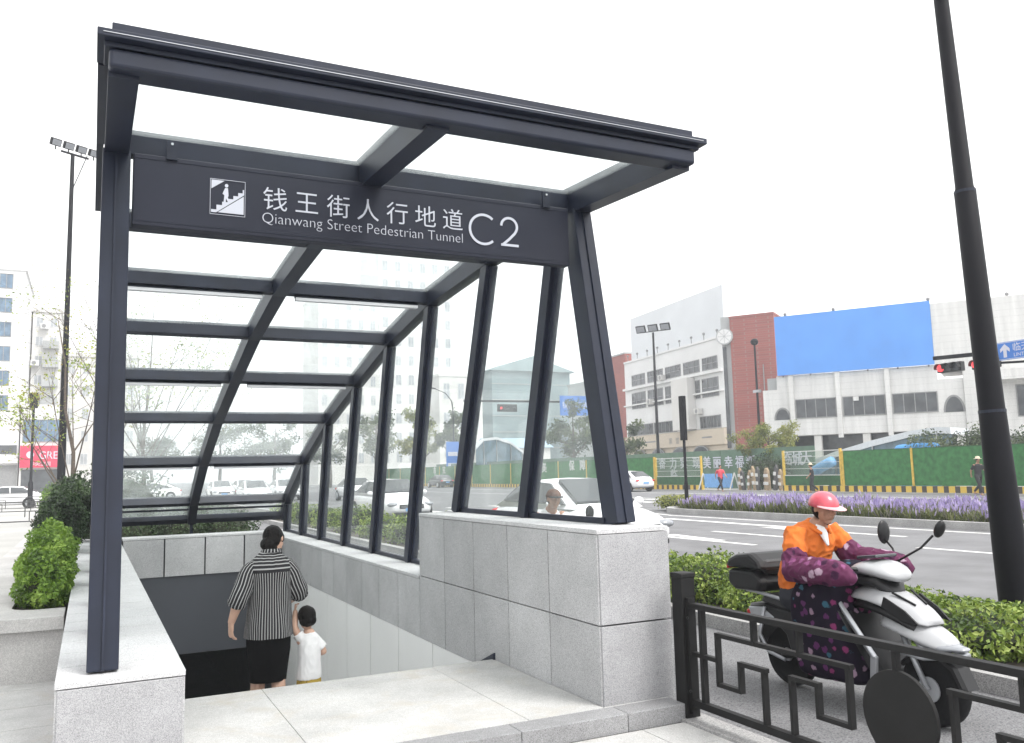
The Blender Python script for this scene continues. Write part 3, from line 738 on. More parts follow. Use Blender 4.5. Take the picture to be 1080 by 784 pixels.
# shirt: loose body, yoke, collar and three-quarter sleeves
sh = MB()
rows = [(.70,.178,.138,.034),(.74,.180,.138,.032),(.83,.176,.134,.026),(.95,.160,.124,.024),(1.06,.158,.122,.018),(1.14,.172,.122,.008)]
sh.loft([ell((0,.0,z), a, c, 64, 0, wv, i*.15) for i, (z,a,c,wv) in enumerate(rows)]+[ell((0,0,1.19), .176,.118,64)], False, 0, True)
yk = [(1.19,.1765,.1185,0),(1.235,.178,.108,0),(1.268,.160,.096,.003),(1.295,.128,.086,.008),(1.318,.095,.076,.014),(1.340,.070,.067,.02)]
sh.loft([ell((.01*(z-1.2)*5,y,z), a, c, 64) for z,a,c,y in yk], False, 1, True)
sh.loft([ell((.012,.02,1.330), .070,.068,40), ell((.018,.024,1.362), .066,.066,40), ell((.020,.022,1.366), .070,.070,40), ell((.016,.014,1.338), .078,.078,40)], False, 2, True)
for a, c, d, e in ((Ls,Le,Lw,.32),(Rs,Re,Rw,.22)):
    q = c.lerp(d, e)
    k_ = -1 if a.x < 0 else 1; pts = [V(k_*.085,0,1.248), V(k_*.128,0,1.238), a.lerp(c,.22)+V(k_*.022,0,.008), a.lerp(c,.6), c, c.lerp(q,.6), q]
    sh.tube(pts, [.044,.066,.076,.073,.070,.069,.070], 28, cap=False, mi=2, uv=True)
    sh.tube([q-(q-c).normalized()*.03, q+(q-c).normalized()*.004, q+(q-c).normalized()*.003], [.0735,.0735,.058], 28, cap=False, mi=2, uv=True)
so_ = sh.build('shirt', [M['shirt_v'],M['shirt_h'],M['shirt_s']], wm, smooth=True, subs=1); bake(so_); wrinkle(so_, .011, 10, (1,1,.4)); so_.data.polygons.foreach_set('use_smooth', [True]*len(so_.data.polygons))
sk = MB(); kn = [(.82,.150,.12),(.72,.168,.135),(.60,.165,.135),(.48,.152,.128),(.39,.142,.12),(.365,.140,.119),(.367,.132,.11)]
sk.loft([ell((0,.0+(.8-z)*.10,z), a, c, 40, 0, .012, z*6) for z,a,c in kn], True); sk.build('skirt', M['black_cloth'], wm, smooth=True)
for e, an, up_ in ((-1, V(-.075,.17,-.11),0), (1, V(.075,-.03,.075),0)):
    q = MB(); q.tube([an+V(0,-.055,-.052), an+V(0,.05,-.052), an+V(0,.15,-.064)], [.040,.043,.034], 12, ry=[.018,.02,.010], dome=True)
    q.build('shoe', M['shoe'], wm, smooth=True)

# small child beside her
C0 = (-1.275, 2.33, -.465)
ch = thing('person', 'small child in a white T-shirt and mustard shorts holding the woman\'s hand on the stairs', 'person', C0)
b = MB()
b.tube([V(0,0,.40), V(0,0,.50), V(0,0,.60), V(0,0,.67)], [.078,.075,.076,.05], 14, ry=[.07,.068,.064,.045], up=(0,1,0), dome=True)
b.tube([V(0,0,.65), V(-.005,.012,.71)], [.04,.038], 10)
chc = V(-.015,.02,.795); cf, cu = V(-.05,.9,-.25), V(-.08,.25,1); add_head(b, chc, cf, cu, .185)
Ls, Le, Lw = V(-.066,0,.622), V(-.112,.02,.735), V(-.098,.06,.845)
Rs, Re, Rw = V(.066,0,.620), V(.112,-.01,.53), V(.105,.08,.50)
for a, c, d in ((Ls,Le,Lw),(Rs,Re,Rw)):
    b.tube([a, a.lerp(c,.5), c], [.034,.031,.027], 9, dome=True); b.tube([c, c.lerp(d,.4), d], [.027,.026,.02], 9, dome=True)
add_hand(b, Lw, V(.05,.25,1), V(.8,-.2,0), V(0,-1,.3), .095, .7); add_hand(b, Rw, V(-.35,.9,-.1), V(-.6,-.2,-.5), V(.1,.2,1), .095, .7)
for e, kn, an in ((-1, V(-.042,.04,.22), V(-.045,.03,.05)), (1, V(.044,.0,.22), V(.045,-.05,.05))):
    h_ = V(e*.042,0,.40); b.tube([h_, h_.lerp(kn,.5), kn], [.050,.046,.036], 10, dome=True); b.tube([kn, kn.lerp(an,.35), an], [.039,.04,.026], 10, dome=True)
    b.tube([an+V(0,-.03,-.03), an+V(0,.04,-.032), an+V(0,.085,-.036)], [.024,.027,.022], 9, ry=[.02,.022,.014], dome=True)
fuse(b.build('body', M['skin_arm'], ch), .0042, 4)
f, r, u = basis(cf, cu); rot = Matrix((r, f, u)).transposed(); h = MB(); s = .185
h.ball(chc+u*.11*s-f*.06*s, (.385*s,.43*s,.42*s), 18, 12, rot=rot); h.ball(chc-u*.12*s-f*.14*s, (.37*s,.31*s,.27*s), 16, 10, rot=rot)
wrinkle(fuse(h.build('hair', M['hair'], ch), .005, 3), .003, 34, (1,1,.3))
t = MB()
t.tube([V(0,0,.335), V(0,0,.42), V(0,0,.52), V(0,0,.60), V(0,0,.655), V(0,.005,.685)], [.098,.096,.092,.090,.078,.046], 18, ry=[.085,.083,.08,.075,.06,.045], up=(0,1,0))
t.tube([Ls+V(.02,0,-.005), Ls.lerp(Le,.55)], [.042,.045], 12); t.tube([Rs+V(-.02,0,.01), Rs.lerp(Re,.72)], [.042,.046], 12)
wrinkle(fuse(t.build('tee_shirt', M['white_tee'], ch), .006, 3), .005, 14, (1,1,.5))
t = MB()
t.tube([V(0,0,.37), V(0,0,.30), V(0,0,.27)], [.092,.096,.085], 16, ry=[.08,.083,.075], up=(0,1,0))
for e in (-1,1): t.tube([V(e*.042,0,.33), V(e*.046,.012,.24), V(e*.047,.015,.19)], [.054,.056,.058], 14)
fuse(t.build('shorts', M['mustard'], ch), .006, 2)
for e, an in ((-1, V(-.05,.03,.05)), (1, V(.05,-.05,.05))):
    q = MB(); q.tube([an+V(0,-.035,-.034), an+V(0,.04,-.035), an+V(0,.095,-.037)], [.031,.033,.027], 10, ry=[.015,.017,.011], dome=True); q.build('shoe', M['white_tee'], ch, smooth=True)

# ------------------------------------------------------------------ electric scooter and its rider (they head towards -y)
M['fairing'] = mat('pearl_white_plastic', (.36,.365,.375), .35, var=.10, scale=3, coat=.3)
M['silver'] = mat('silver_plastic', (.36,.37,.39), .35, metal=.5, var=.06)
M['floral'] = blotch_mat('dark_floral_quilt', (.007,.004,.012), [(.16,.025,.09),(.24,.16,.22),(.08,.02,.08),(.03,.09,.13),(.007,.004,.012)], 15, .36, .9)
M['floral2'] = blotch_mat('purple_floral_quilt', (.10,.022,.062), [(.40,.28,.36),(.20,.06,.15),(.04,.01,.035),(.34,.20,.30)], 13, .40)
M['orange'] = mat('orange_cloth', (.62,.15,.018), .85, var=.14, scale=9, bump=.5, bscale=18)
M['helmet'] = mat('pink_red_helmet', (.52,.07,.10), .35, var=.35, scale=5, coat=.3)
M['helmet_peak'] = mat('pale_pink_peak', (.70,.36,.38), .4, var=.1)
M['seat'] = mat('black_seat_vinyl', (.018,.018,.02), .5, bump=.2)
SX = 1.85; ZR = -.165
sc = wthing('electric_scooter', 'white electric scooter with a black top box, ridden behind the dark fret railing', 'scooter', (SX,-.25,ZR))
def wheel(y, r, w, name='wheel'):
    m = MB(); m.lathe([(r-.07,-w*.42),(r-.02,-w/2),(r-.004,-w*.3),(r,0),(r-.004,w*.3),(r-.02,w/2),(r-.07,w*.42)], 32, (SX,y,ZR+r), 'x'); wh = m.build(name, M['rubber'], sc, smooth=True)
    m = MB(); m.lathe([(r-.075,-.03),(r-.06,-.035),(r-.06,.035),(r-.075,.03)], 32, (SX,y,ZR+r), 'x'); m.lathe([(.045,-.06),(.05,-.04),(.05,.04),(.045,.06)], 16, (SX,y,ZR+r), 'x')
    for k in range(5):
        a = 2*PI*k/5; m.bar((SX,y+.04*math.cos(a),ZR+r+.04*math.sin(a)), (SX,y+(r-.07)*math.cos(a),ZR+r+(r-.07)*math.sin(a)), .03, .04, (1,0,0))
    m.build('rim', M['silver'], wh)
wheel(.31, .225, .11); wheel(-.90, .225, .095)
def side_prof(mb, pts, w0, w1=None, cx=SX, mi=0):
    """outline in (y,z) extruded across; edges narrower than the middle"""
    n = len(pts); cy_ = sum(p[0] for p in pts)/n; cz_ = sum(p[1] for p in pts)/n
    rings = []
    for x, k in ((-w0/2,.88),(-w0*.36,1),(w0*.36,1),(w0/2,.88)): rings.append([Vector((cx+x, cy_+(p[0]-cy_)*k, cz_+(p[1]-cz_)*k)) for p in pts])
    mb.loft(rings, True, mi)
m = MB(); side_prof(m, [(.62,.40),(.45,.42),(.16,.41),(-.02,.36),(-.06,.22),(.03,.08),(.14,.05),(.20,.22),(.32,.30),(.50,.28),(.60,.30)], .30); m.build('rear_body', M['black'], sc, smooth=False, bevel=.012)
m = MB(); side_prof(m, [(.60,.385),(.44,.40),(.30,.33),(.42,.29),(.57,.31)], .325); m.build('side_panel', M['silver'], sc, bevel=.01)
m = MB(); side_prof(m, [(.50,.43),(.46,.49),(.30,.50),(.10,.46),(-.05,.455),(-.10,.40),(-.02,.37),(.3,.40)], .28); m.build('seat', M['seat'], sc, bevel=.02)
m = MB()
for e in (-1,1): m.tube([(SX+e*.15,.10,.40),(SX+e*.155,.22,.475),(SX+e*.15,.52,.505),(SX+e*.12,.63,.50)], .014, 8)
m.tube([(SX-.12,.63,.50),(SX+.12,.63,.50)], .014, 8); m.build('grab_rail', M['silver'], sc, smooth=True)
for e in (-1,1): m = MB(); m.tube([(SX+e*.165,.40,.40),(SX+e*.17,.46,.20),(SX+e*.165,.38,.08),(SX+e*.16,.22,.05)], .014, 8); m.build('crash_bar', M['silver'], sc, smooth=True)
m = MB(); m.tube([(SX-.09,.31,.06),(SX-.10,.15,.10),(SX-.10,.0,.10)], [.03,.035,.035], 8); m.box(SX-.13,SX+.13,-.60,.12,.02,.075); m.build('footboard', M['black'], sc, bevel=.01)
m = MB(); side_prof(m, [(.58,.24),(.62,.18),(.60,.08),(.575,.08),(.585,.17),(.52,.25),(.30,.31),(.16,.27),(.16,.25),(.30,.29),(.50,.235)], .13); m.build('rear_mudguard', M['black'], sc)
m = MB(); m.bar((SX,.60,.33),(SX,.66,.31), .22, .07); m.build('tail_light', M['red_lens'], sc, bevel=.01)
m = MB(); side_prof(m, [(.78,.55),(.77,.655),(.66,.66),(.47,.66),(.37,.58),(.41,.505),(.70,.495)], .40); bx = m.build('top_box', M['black'], sc, bevel=.02)
m = MB(); side_prof(m, [(.795,.665),(.765,.73),(.66,.775),(.50,.795),(.40,.735),(.365,.668)], .42); m.build('lid', M['black'], bx, bevel=.025, smooth=False)
m = MB(); m.bar((SX-.17,.79,.668),(SX+.17,.79,.668), .02, .03); m.build('reflector', M['red_lens'], bx)
m = MB(); side_prof(m, [(.47,.72),(.40,.755),(.375,.66),(.42,.62)], .30); m.build('back_pad', M['seat'], bx, bevel=.03)
# front: shield, headlight nose, mudguard, fork
m = MB()
st = [(-.36,.585,.10,.02),(-.42,.595,.15,.045),(-.56,.60,.165,.06),(-.72,.56,.160,.06),(-.87,.495,.135,.045),(-.95,.455,.09,.018)]
st2 = [(-.56,.44,.10,.05),(-.70,.445,.15,.065),(-.86,.40,.155,.07),(-1.0,.355,.12,.055),(-1.07,.335,.07,.02)]
def nose(y, z, w, d): return [Vector((SX+w*math.cos(t)*(1-.15*math.sin(t)), y, z+d*math.sin(t)-(.02 if abs(math.cos(t))>.9 else 0))) for t in [2*PI*k/16 for k in range(16)]]
m.loft([nose(*q) for q in st], True); m.build('front_fairing', M['fairing'], sc, smooth=True, subs=1)
m = MB(); m.loft([nose(*q) for q in st2], True); m.build('headlight_nose', M['fairing'], sc, smooth=True, subs=1)
m = MB(); m.loft([nose(y,z-.055,w*.9,d) for y,z,w,d in st[1:5]], True); m.build('inner_cowl', M['black'], sc, smooth=True)
for e in (-1,1): m = MB(); m.bar((SX+e*.09,-.70,.622),(SX+e*.05,-.84,.555), .012, .012); m.build('vent', M['black'], sc)
for e in (-1,1):
    m = MB(); m.prism([(-.70,.60),(-.84,.53),(-.93,.455),(-.80,.47),(-.68,.54)], lambda a,b_,c: Vector((SX+e*(.150+(a+.8)*.10)+e*c, a, b_)), .012); m.build('dark_inlay', M['black'], sc)
m = MB(); m.tube([(SX,-.92,.335),(SX,-1.03,.325),(SX,-1.085,.325)], [.12,.105,.06], 14, ry=[.03,.03,.018], dome=True); m.build('headlight', M['lamp_glass'], sc, smooth=True)
m = MB(); m.tube([(SX-.17,-.72,.29),(SX-.16,-.95,.27),(SX-.05,-1.10,.285),(SX+.05,-1.10,.285),(SX+.16,-.95,.27),(SX+.17,-.72,.29)], .018, 8); m.build('lower_bumper', M['silver'], sc, smooth=True)
m = MB(); m.loft([[Vector((SX+x*w, y+(.03 if abs(x)==1 else 0), z)) for x in (-1,-.6,0,.6,1)] + [Vector((SX+x*w, y+.03, z)) for x in (1,.6,0,-.6,-1)] for y, z, w in ((-.30,.60,.20),(-.42,.46,.24),(-.56,.28,.25),(-.62,.12,.20),(-.60,.03,.16))], True); m.build('leg_shield', M['black'], sc)
for e in (-1,1): m = MB(); m.bar((SX+e*.19,-.30,.58),(SX+e*.235,-.66,.22), .03, .05, (0,.6,.8)); m.bar((SX+e*.235,-.655,.24),(SX+e*.20,-.60,.02), .03, .045, (0,1,0)); m.build('shield_trim', M['silver'], sc, bevel=.008)
m = MB(); side_prof(m, [(-1.16,.10),(-1.10,.22),(-.97,.29),(-.80,.28),(-.68,.18),(-.70,.165),(-.82,.255),(-.97,.265),(-1.08,.20),(-1.14,.09)], .14); m.build('front_mudguard', M['black'], sc)
m = MB()
for e in (-1,1): m.tube([(SX+e*.075,-.74,.38),(SX+e*.075,-.90,.06)], .018, 8)
m.build('fork', M['silver'], sc, smooth=True)
m = MB(); m.lathe([(.045,-.004),(.075,-.004),(.075,.004),(.045,.004)], 20, (SX-.06,-.90,.06), 'x'); m.build('brake_disc', M['silver'], sc)
# handlebar head with dash, mirrors
m = MB(); m.loft([[Vector((SX+w*math.cos(t), y+.0, z+d*math.sin(t))) for t in [2*PI*k/14 for k in range(14)]] for y,z,w,d in ((-.37,.745,.08,.02),(-.42,.75,.16,.045),(-.54,.765,.19,.06),(-.66,.74,.15,.06),(-.74,.705,.08,.03))], True); m.build('handlebar_cowl', M['fairing'], sc, smooth=True, subs=1)
m = MB(); m.tube([(SX,-.47,.68),(SX,-.60,.68),(SX,-.64,.62)], [.16,.14,.09], 12, ry=[.04,.06,.05], dome=True); m.build('cowl_underside', M['black'], sc, smooth=True)
m = MB(); m.bar((SX,-.44,.822),(SX,-.60,.842), .20, .02); m.build('dash', M['carglass'], sc, bevel=.006)
m = MB(); m.tube([(SX-.33,-.40,.76),(SX-.16,-.50,.755),(SX+.16,-.50,.755),(SX+.33,-.40,.76)], .014, 8); m.build('handlebar', M['black'], sc, smooth=True)
for e, yy in ((-1,-.62),(1,-.30)):
    y0 = -.50
    m = MB()
    if e < 0: m.tube([(SX+.21,-.50,.78),(SX+.26,-.66,.88),(SX+.27,-.75,.965)], .008, 6); c_ = V(SX+.275,-.80,1.01)
    else: m.tube([(SX+.30,-.42,.78),(SX+.345,-.36,.85),(SX+.365,-.28,.91)], .008, 6); c_ = V(SX+.37,-.27,.96)
    st_ = m.build('mirror_stem', M['black'], sc, smooth=True)
    m = MB(); m.ball(c_, (.058,.022,.085) if e > 0 else (.04,.03,.062), 14, 8, rot=Matrix.Rotation(R(24 if e < 0 else 0), 3, 'X')); m.build('mirror', M['black'], st_, smooth=True)
# rider
rd = wthing('person', 'scooter rider in an orange jacket, pink helmet and purple flowered wind quilt', 'person', (SX,-.05,.3))
b = MB()
hipz = .52
b.tube([V(SX,.16,hipz), V(SX,.14,.66), V(SX,.07,.84), V(SX,.03,.95), V(SX,-.01,1.0)], [.15,.145,.155,.15,.08], 14, ry=[.11,.10,.105,.10,.07], up=(0,1,0), dome=True)
b.tube([V(SX,-.01,.98), V(SX,-.045,1.06)], [.058,.056], 12)
rc = V(SX,-.09,1.135); rf, ru = V(-.12,-1,-.18), V(0,-.16,1); add_head(b, rc, rf, ru, .215)
arms = []
for e, el, wr in ((-1, V(SX-.27,-.04,.72), V(SX-.29,-.34,.735)), (1, V(SX+.27,-.10,.76), V(SX+.29,-.36,.755))):
    s_ = V(SX+e*.17,.03,.955); arms.append((s_, el, wr))
    b.tube([s_, s_.lerp(el,.5), el], [.054,.048,.042], 10, dome=True); b.tube([el, el.lerp(wr,.4), wr], [.042,.04,.029], 10, dome=True)
    add_hand(b, wr, V(-e*.25,-1,.0), V(0,.1,-1), V(-e,0,0), .17, .95)
for e in (-1,1):
    h_ = V(SX+e*.09,.12,.50); k_ = V(SX+e*.13,-.30,.46); a_ = V(SX+e*.11,-.26,.14)
    b.tube([h_, h_.lerp(k_,.5), k_], [.085,.075,.058], 10, dome=True); b.tube([k_, k_.lerp(a_,.35), a_], [.056,.054,.036], 10, dome=True)
    b.tube([a_+V(0,.05,-.035), a_+V(0,-.05,-.035), a_+V(0,-.14,-.045)], [.036,.04,.03], 10, ry=[.03,.034,.02], dome=True)
fuse(b.build('body', M['skin'], rd), .006, 4)
f, r, u = basis(rf, ru); rot = Matrix((r, f, u)).transposed(); s = .215
h = MB(); h.ball(rc+u*.02*s-f*.12*s, (.35*s,.34*s,.42*s), 16, 10, rot=rot); fuse(h.build('hair', M['hair'], rd), .006, 1)
for e in (-1,1):
    q = MB(); q.ball(rc+u*.04*s+f*.352*s+r*(e*.13*s), (.05*s,.03*s,.028*s), 10, 6, rot=rot); q.build('eye', M['eye'], rd, smooth=True)
q = MB(); rings = []
for i in range(9):
    t = PI*.5*i/8; rr = math.cos(t*.98); rings.append([rc+u*(.06*s+.50*s*math.sin(t))-f*.05*s+r*(.47*s*rr*math.cos(a))+f*(.55*s*rr*math.sin(a)) for a in [2*PI*k/24 for k in range(24)]])
q.loft(rings, True); hl = q.build('helmet', M['helmet'], rd, smooth=True)
q = MB(); q.loft([[rc+u*(.11*s+dz*s)+f*(rr*math.cos(a)*s*.62-.02*s+ext*s*max(0,math.cos(a)))+r*(rr*math.sin(a)*s*.49) for a in [R(-75+150*k/14) for k in range(15)]] for rr, dz, ext in ((.9,.03,0),(1,.0,.30),(1,-.02,.30),(.9,.0,0))], True); q.build('peak', M['helmet_peak'], hl, smooth=True)
q = MB(); q.tube([rc+u*.08*s+r*(-.40*s)+f*.05*s, rc-u*.30*s+r*(-.30*s)+f*.10*s, rc-u*.50*s+f*.20*s], .007, 6); q.build('chin_strap', M['black'], hl)
# orange jacket
t = MB()
t.tube([V(SX,.17,.54), V(SX,.16,.63), V(SX,.12,.74), V(SX,.06,.88), V(SX,.03,.96), V(SX,-.01,1.005), V(SX,-.025,1.03)], [.185,.192,.19,.195,.185,.105,.075], 20, ry=[.145,.15,.14,.14,.125,.09,.072], up=(0,1,0))
for s_, el, wr in arms: t.tube([s_+(s_-el)*.12, s_.lerp(el,.4), s_.lerp(el,.72)], [.078,.082,.072], 14)
wrinkle(fuse(t.build('jacket', M['orange'], rd), .0065, 3), .013, 8, (1,1,1.3))
t = MB(); t.tube([V(SX-.02,-.045,1.01),V(SX-.025,-.095,.955),V(SX-.02,-.118,.885)], [.045,.036,.012], 10, ry=[.03,.02,.01], up=(0,-1,0), dome=True); t.build('collar_scarf', M['white_tee'], rd, smooth=True)
t = MB(); t.tube([V(SX-.06,.05,1.015),V(SX,.075,1.03),V(SX+.06,.05,1.015),V(SX+.08,-.03,1.0),V(SX+.035,-.10,.965)], [.02,.022,.02,.02,.012], 8, dome=True); t.tube([V(SX-.06,.05,1.015),V(SX-.08,-.03,1.0),V(SX-.06,-.10,.965)], [.02,.02,.012], 8, dome=True); t.build('collar', M['orange'], rd, smooth=True)
# quilted sleeves with closed mitts over the grips
for s_, el, wr in arms:
    t = MB(); e = -1 if el.x < SX else 1; o_ = V(0,0,0)
    pts = [s_.lerp(el,.66), el, el.lerp(wr,.5), wr, wr+V(-e*.02,-.10,-.005), wr+V(-e*.03,-.17,-.015)]
    t.tube(pts, [.088,.098,.090,.084,.086,.055], 18, dome=True); wrinkle(fuse(t.build('quilted_sleeve', M['floral2'], rd), .006, 4), .012, 10)
# trousers and the quilt hanging over knees and shins
t = MB()
for e in (-1,1):
    h_ = V(SX+e*.09,.13,.50); k_ = V(SX+e*.13,-.30,.46); a_ = V(SX+e*.11,-.26,.17)
    t.tube([h_+V(0,.03,0), h_.lerp(k_,.5), k_], [.115,.10,.078], 12, dome=True); t.tube([k_, a_], [.075,.062], 12)
t.tube([V(SX-.05,.14,.50), V(SX+.05,.14,.50)], .13, 12, dome=True); fuse(t.build('trousers', M['navy'], rd), .009, 3)
t = MB(); rings = []
for z, yb, yf, w_ in ((.78,-.06,-.30,.20),(.70,-.08,-.34,.25),(.60,-.04,-.385,.285),(.48,-.0,-.40,.30),(.34,-.02,-.44,.30),(.20,-.03,-.50,.295),(.07,-.05,-.54,.285),(.0,-.06,-.55,.28)):
    o_ = [(-w_,yb),(-w_*1.03,yb*.6+yf*.4),(-w_*.98,yb*.25+yf*.75),(-w_*.7,yf),(0,yf-.02),(w_*.7,yf),(w_*.98,yb*.25+yf*.75),(w_*1.03,yb*.6+yf*.4),(w_,yb)]
    o_ = [(x*(1+.02*math.sin(i*2.1+z*9)), y+.012*math.sin(i*1.7+z*14)) for i,(x,y) in enumerate(o_)]
    rings.append([Vector((SX+x,y,z)) for x,y in o_]+[Vector((SX+x*.965,y+.014,z)) for x,y in reversed(o_)])
t.loft(rings, True); q_ = t.build('wind_quilt', M['floral'], rd, smooth=True, subs=2); bake(q_); wrinkle(q_, .016, 7, (1,1,.5)); q_.data.polygons.foreach_set('use_smooth', [True]*len(q_.data.polygons))
for e in (-1,1):
    a_ = V(SX+e*.11,-.26,.14); q = MB(); q.tube([a_+V(0,.06,-.038), a_+V(0,-.05,-.038), a_+V(0,-.15,-.046)], [.044,.047,.036], 10, ry=[.03,.034,.02], dome=True); q.build('shoe', M['shoe'], rd, smooth=True)
# ------------------------------------------------------------------ plants
def in_ball(c, r, surf=.55):
    c = Vector(c); r = Vector(r)
    def f():
        while True:
            d = Vector((random.gauss(0,1),random.gauss(0,1),random.gauss(0,1)))
            if d.length > .01: break
        d.normalize(); k = surf+(1-surf)*random.random()
        k *= 1+.30*(clump(d*1.7+c, 1.6)-.5)*2
        p = c+Vector((d.x*r.x*k, d.y*r.y*k, d.z*r.z*k)); return p, d
    return f
def in_box(x0, x1, y0, y1, z0, z1, s=3., k=0, rag=.14):
    """a clipped hedge: leaves near its faces, with an uneven outline"""
    def f():
        x, y = random.uniform(x0,x1), random.uniform(y0,y1); w = random.random()
        zt = z1+rag*2*(clump((x,y,0), s, k)-.5)
        if w < .5: return Vector((x,y,zt-abs(random.gauss(0,.05)))), Vector((0,0,1))
        e = rag*1.2*(clump((x,y,2.), s, k)-.5); z = z0+(zt-z0)*random.random()**.8
        if w < .8: return Vector((x0+e+abs(random.gauss(0,.04)),y,z)), Vector((-1,0,.3))
        if w < .93: return Vector((x,y0+e+abs(random.gauss(0,.04)),z)), Vector((0,-1,.3))
        return Vector((x1-e-abs(random.gauss(0,.04)),y,z)), Vector((1,0,.3))
    return f
def lumf(s, k=0, lo=.0, hi=1.): return lambda p: lo+(hi-lo)*min(1,max(0,(clump(p, s, k)-.5)*1.6+.5))
def shrub(name, label, cat, base, place, n, size, m, group=None, stems=5, sh=.3, spread=.2, lum=None, core=None, seed=0):
    random.seed(seed+int(abs(base[0]*31+base[1]*17)*10))
    o = thing(name, label, cat, base, group); OFF[o.name] = Vector(base)
    b = MB(); leaves(b, n, place, size, .3, lum=lum); b.build('foliage', m, o)
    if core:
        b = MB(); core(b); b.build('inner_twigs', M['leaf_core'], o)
    b = MB()
    for k in range(stems):
        a = 2*PI*k/stems; b.tube([Vector(base)+V(0,0,-.03), Vector(base)+V(math.cos(a)*spread*.5,math.sin(a)*spread*.5,sh*.6), Vector(base)+V(math.cos(a)*spread,math.sin(a)*spread,sh)], [.014,.011,.006], 6)
    b.build('stem', M['bark'], o); return o
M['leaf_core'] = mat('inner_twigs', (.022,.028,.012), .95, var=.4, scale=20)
# stone planter with rounded end beside the left parapet
pl = wthing('stone_planter', 'low curved pale stone planter holding a hedge against the left parapet', 'planter', (-3.4,6,-.1))
def plan(i, n=10):
    x0, y0, r = -3.98+i, 3.15+i, max(.05,.75-i); pts = [(-3.03, y0)]
    pts += [(x0+r-r*math.sin(PI/2*k/n), y0+r-r*math.cos(PI/2*k/n)) for k in range(n+1)]
    return pts+[(x0,26),(-3.03,26)]
m = MB(); pts = plan(.05); seg_n = len(pts)
for i in range(seg_n-2):
    a, b_ = Vector((*pts[i],0)), Vector((*pts[i+1],0)); L = (b_-a).length; k = 1; 
    for q in range(k):
        p0, p1 = a.lerp(b_,q/k), a.lerp(b_,(q+1)/k); d = (p1-p0).normalized(); n_ = V(d.y,-d.x,0)*-.05
        p0 = p0-d*.001; p1 = p1+d*.001
        pass
m.prism(plan(.05), lambda a,b,c: V(a,b,-.1+c), .40); m.build('facing_stones', M['stone_planter'], pl)
m = MB(); o_, i_ = plan(0), plan(.54)
for k in range(len(o_)-2):
    a, b_, c, d = o_[k], o_[k+1], i_[k+1], i_[k]
    m.add([(*a,.302),(*b_,.302),(*c,.302),(*d,.302),(*a,.40),(*b_,.40),(*c,.40),(*d,.40)], [(3,2,1,0),(4,5,6,7),(0,1,5,4),(1,2,6,5),(2,3,7,6),(3,0,4,7)])
m.build('coping', M['stone_planter'], pl)
m = MB(); m.prism(i_, lambda a,b,c: V(a,b,.301+c), .06); m.build('soil', M['soil'], pl)
def hedge_core(x0,x1,y0,y1,z0,z1):
    def f(b):
        b.box(x0,x1,y0,y1,z0,z1)
    return f
shrub('clipped_hedge', 'bright green clipped box hedge nearest the front end of the stone planter', 'hedge', (-3.33,4.6,.36), in_ball((-3.22,4.45,.62), (.255,.78,.33), .6), 15000, .040, M['leaf_hedge'], 'hedges in the stone planter', 8, .45, .08, lumf(5,1,.1,1), lambda b: b.ball((-3.22,4.45,.58),(.19,.66,.26),12,8), 1)
shrub('clipped_hedge', 'bright green second hedge lump, just behind the front hedge in the stone planter', 'hedge', (-3.35,6.7,.36), in_ball((-3.23,6.3,.66), (.26,.95,.38), .6), 11000, .042, M['leaf_hedge'], 'hedges in the stone planter', 8, .45, .08, lumf(5,2,.15,1), lambda b: b.ball((-3.23,6.3,.62),(.19,.8,.30),12,8), 2)
shrub('round_shrub', 'dark green rounded shrub in the planter just behind the bright hedges', 'shrub', (-3.30,9.2,.36), in_ball((-3.22,9.2,.88), (.33,.75,.48)), 9000, .055, M['leaf_dark'], 'dark shrubs in the stone planter', 6, .6, .3, lumf(4,3), lambda b: b.ball((-3.22,9.2,.84),(.23,.55,.35),12,8), 3)
shrub('round_shrub', 'tallest dark green shrub at the far end of the stone planter, by the canopy post', 'shrub', (-3.22,11.4,.36), in_ball((-3.15,11.4,1.02), (.36,.75,.55)), 9000, .06, M['leaf_dark'], 'dark shrubs in the stone planter', 6, .8, .3, lumf(4,4), lambda b: b.ball((-3.15,11.4,1.0),(.26,.55,.42),12,8), 4)
shrub('round_shrub', 'pale green round shrub standing beyond the planter at the foot of the tall floodlight mast', 'shrub', (-4.0,36,-.1), in_ball((-4.0,36,.72), (.8,.8,.85)), 3000, .10, M['leaf_hedge'], None, 6, .8, .4, lumf(2,5), lambda b: b.ball((-4.0,36,.68),(.58,.58,.62),12,8), 5)
# planting behind the low end of the canopy
for k, (x, m_, lab) in enumerate(((-2.2,'leaf_dark','dark evergreen bush behind the rear wall at the left, seen under the canopy edge'),(-1.35,'leaf_dark','dark evergreen bush behind the middle of the rear wall, under the canopy edge'),(-.45,'leaf_dark','dark green bush behind the right end of the rear wall, under the canopy edge'))):
    shrub('low_bush', lab, 'bush', (x,12.9,-.1), in_ball((x,12.9,.42), (.62,.7,.52)), 3500, .06, M[m_], 'bushes behind the rear wall', 5, .5, .2, lumf(4,k+6), lambda b, x=x: b.ball((x,12.9,.36),(.45,.5,.38),10,7), 6+k)
for k, (x, y, r_, h_) in enumerate(((-2.35,15.5,1.1,1.75),(-.6,17,1.1,.95))):
    shrub('round_shrub', ('rounded clipped shrub seen through the lowest left roof panes','low wide shrub seen through the lowest roof panes right of the centre rib')[k], 'shrub', (x,y,-.1), in_ball((x,y,h_*.55-.1), (r_,r_,h_*.6)), 6000, .075, M['leaf_dark'], 'shrubs beyond the stairwell', 6, .7, .4, lumf(3,k+11), lambda b, x=x, y=y, h_=h_, r_=r_: b.ball((x,y,h_*.5-.1),(r_*.75,r_*.75,h_*.42),12,8), 12+k)
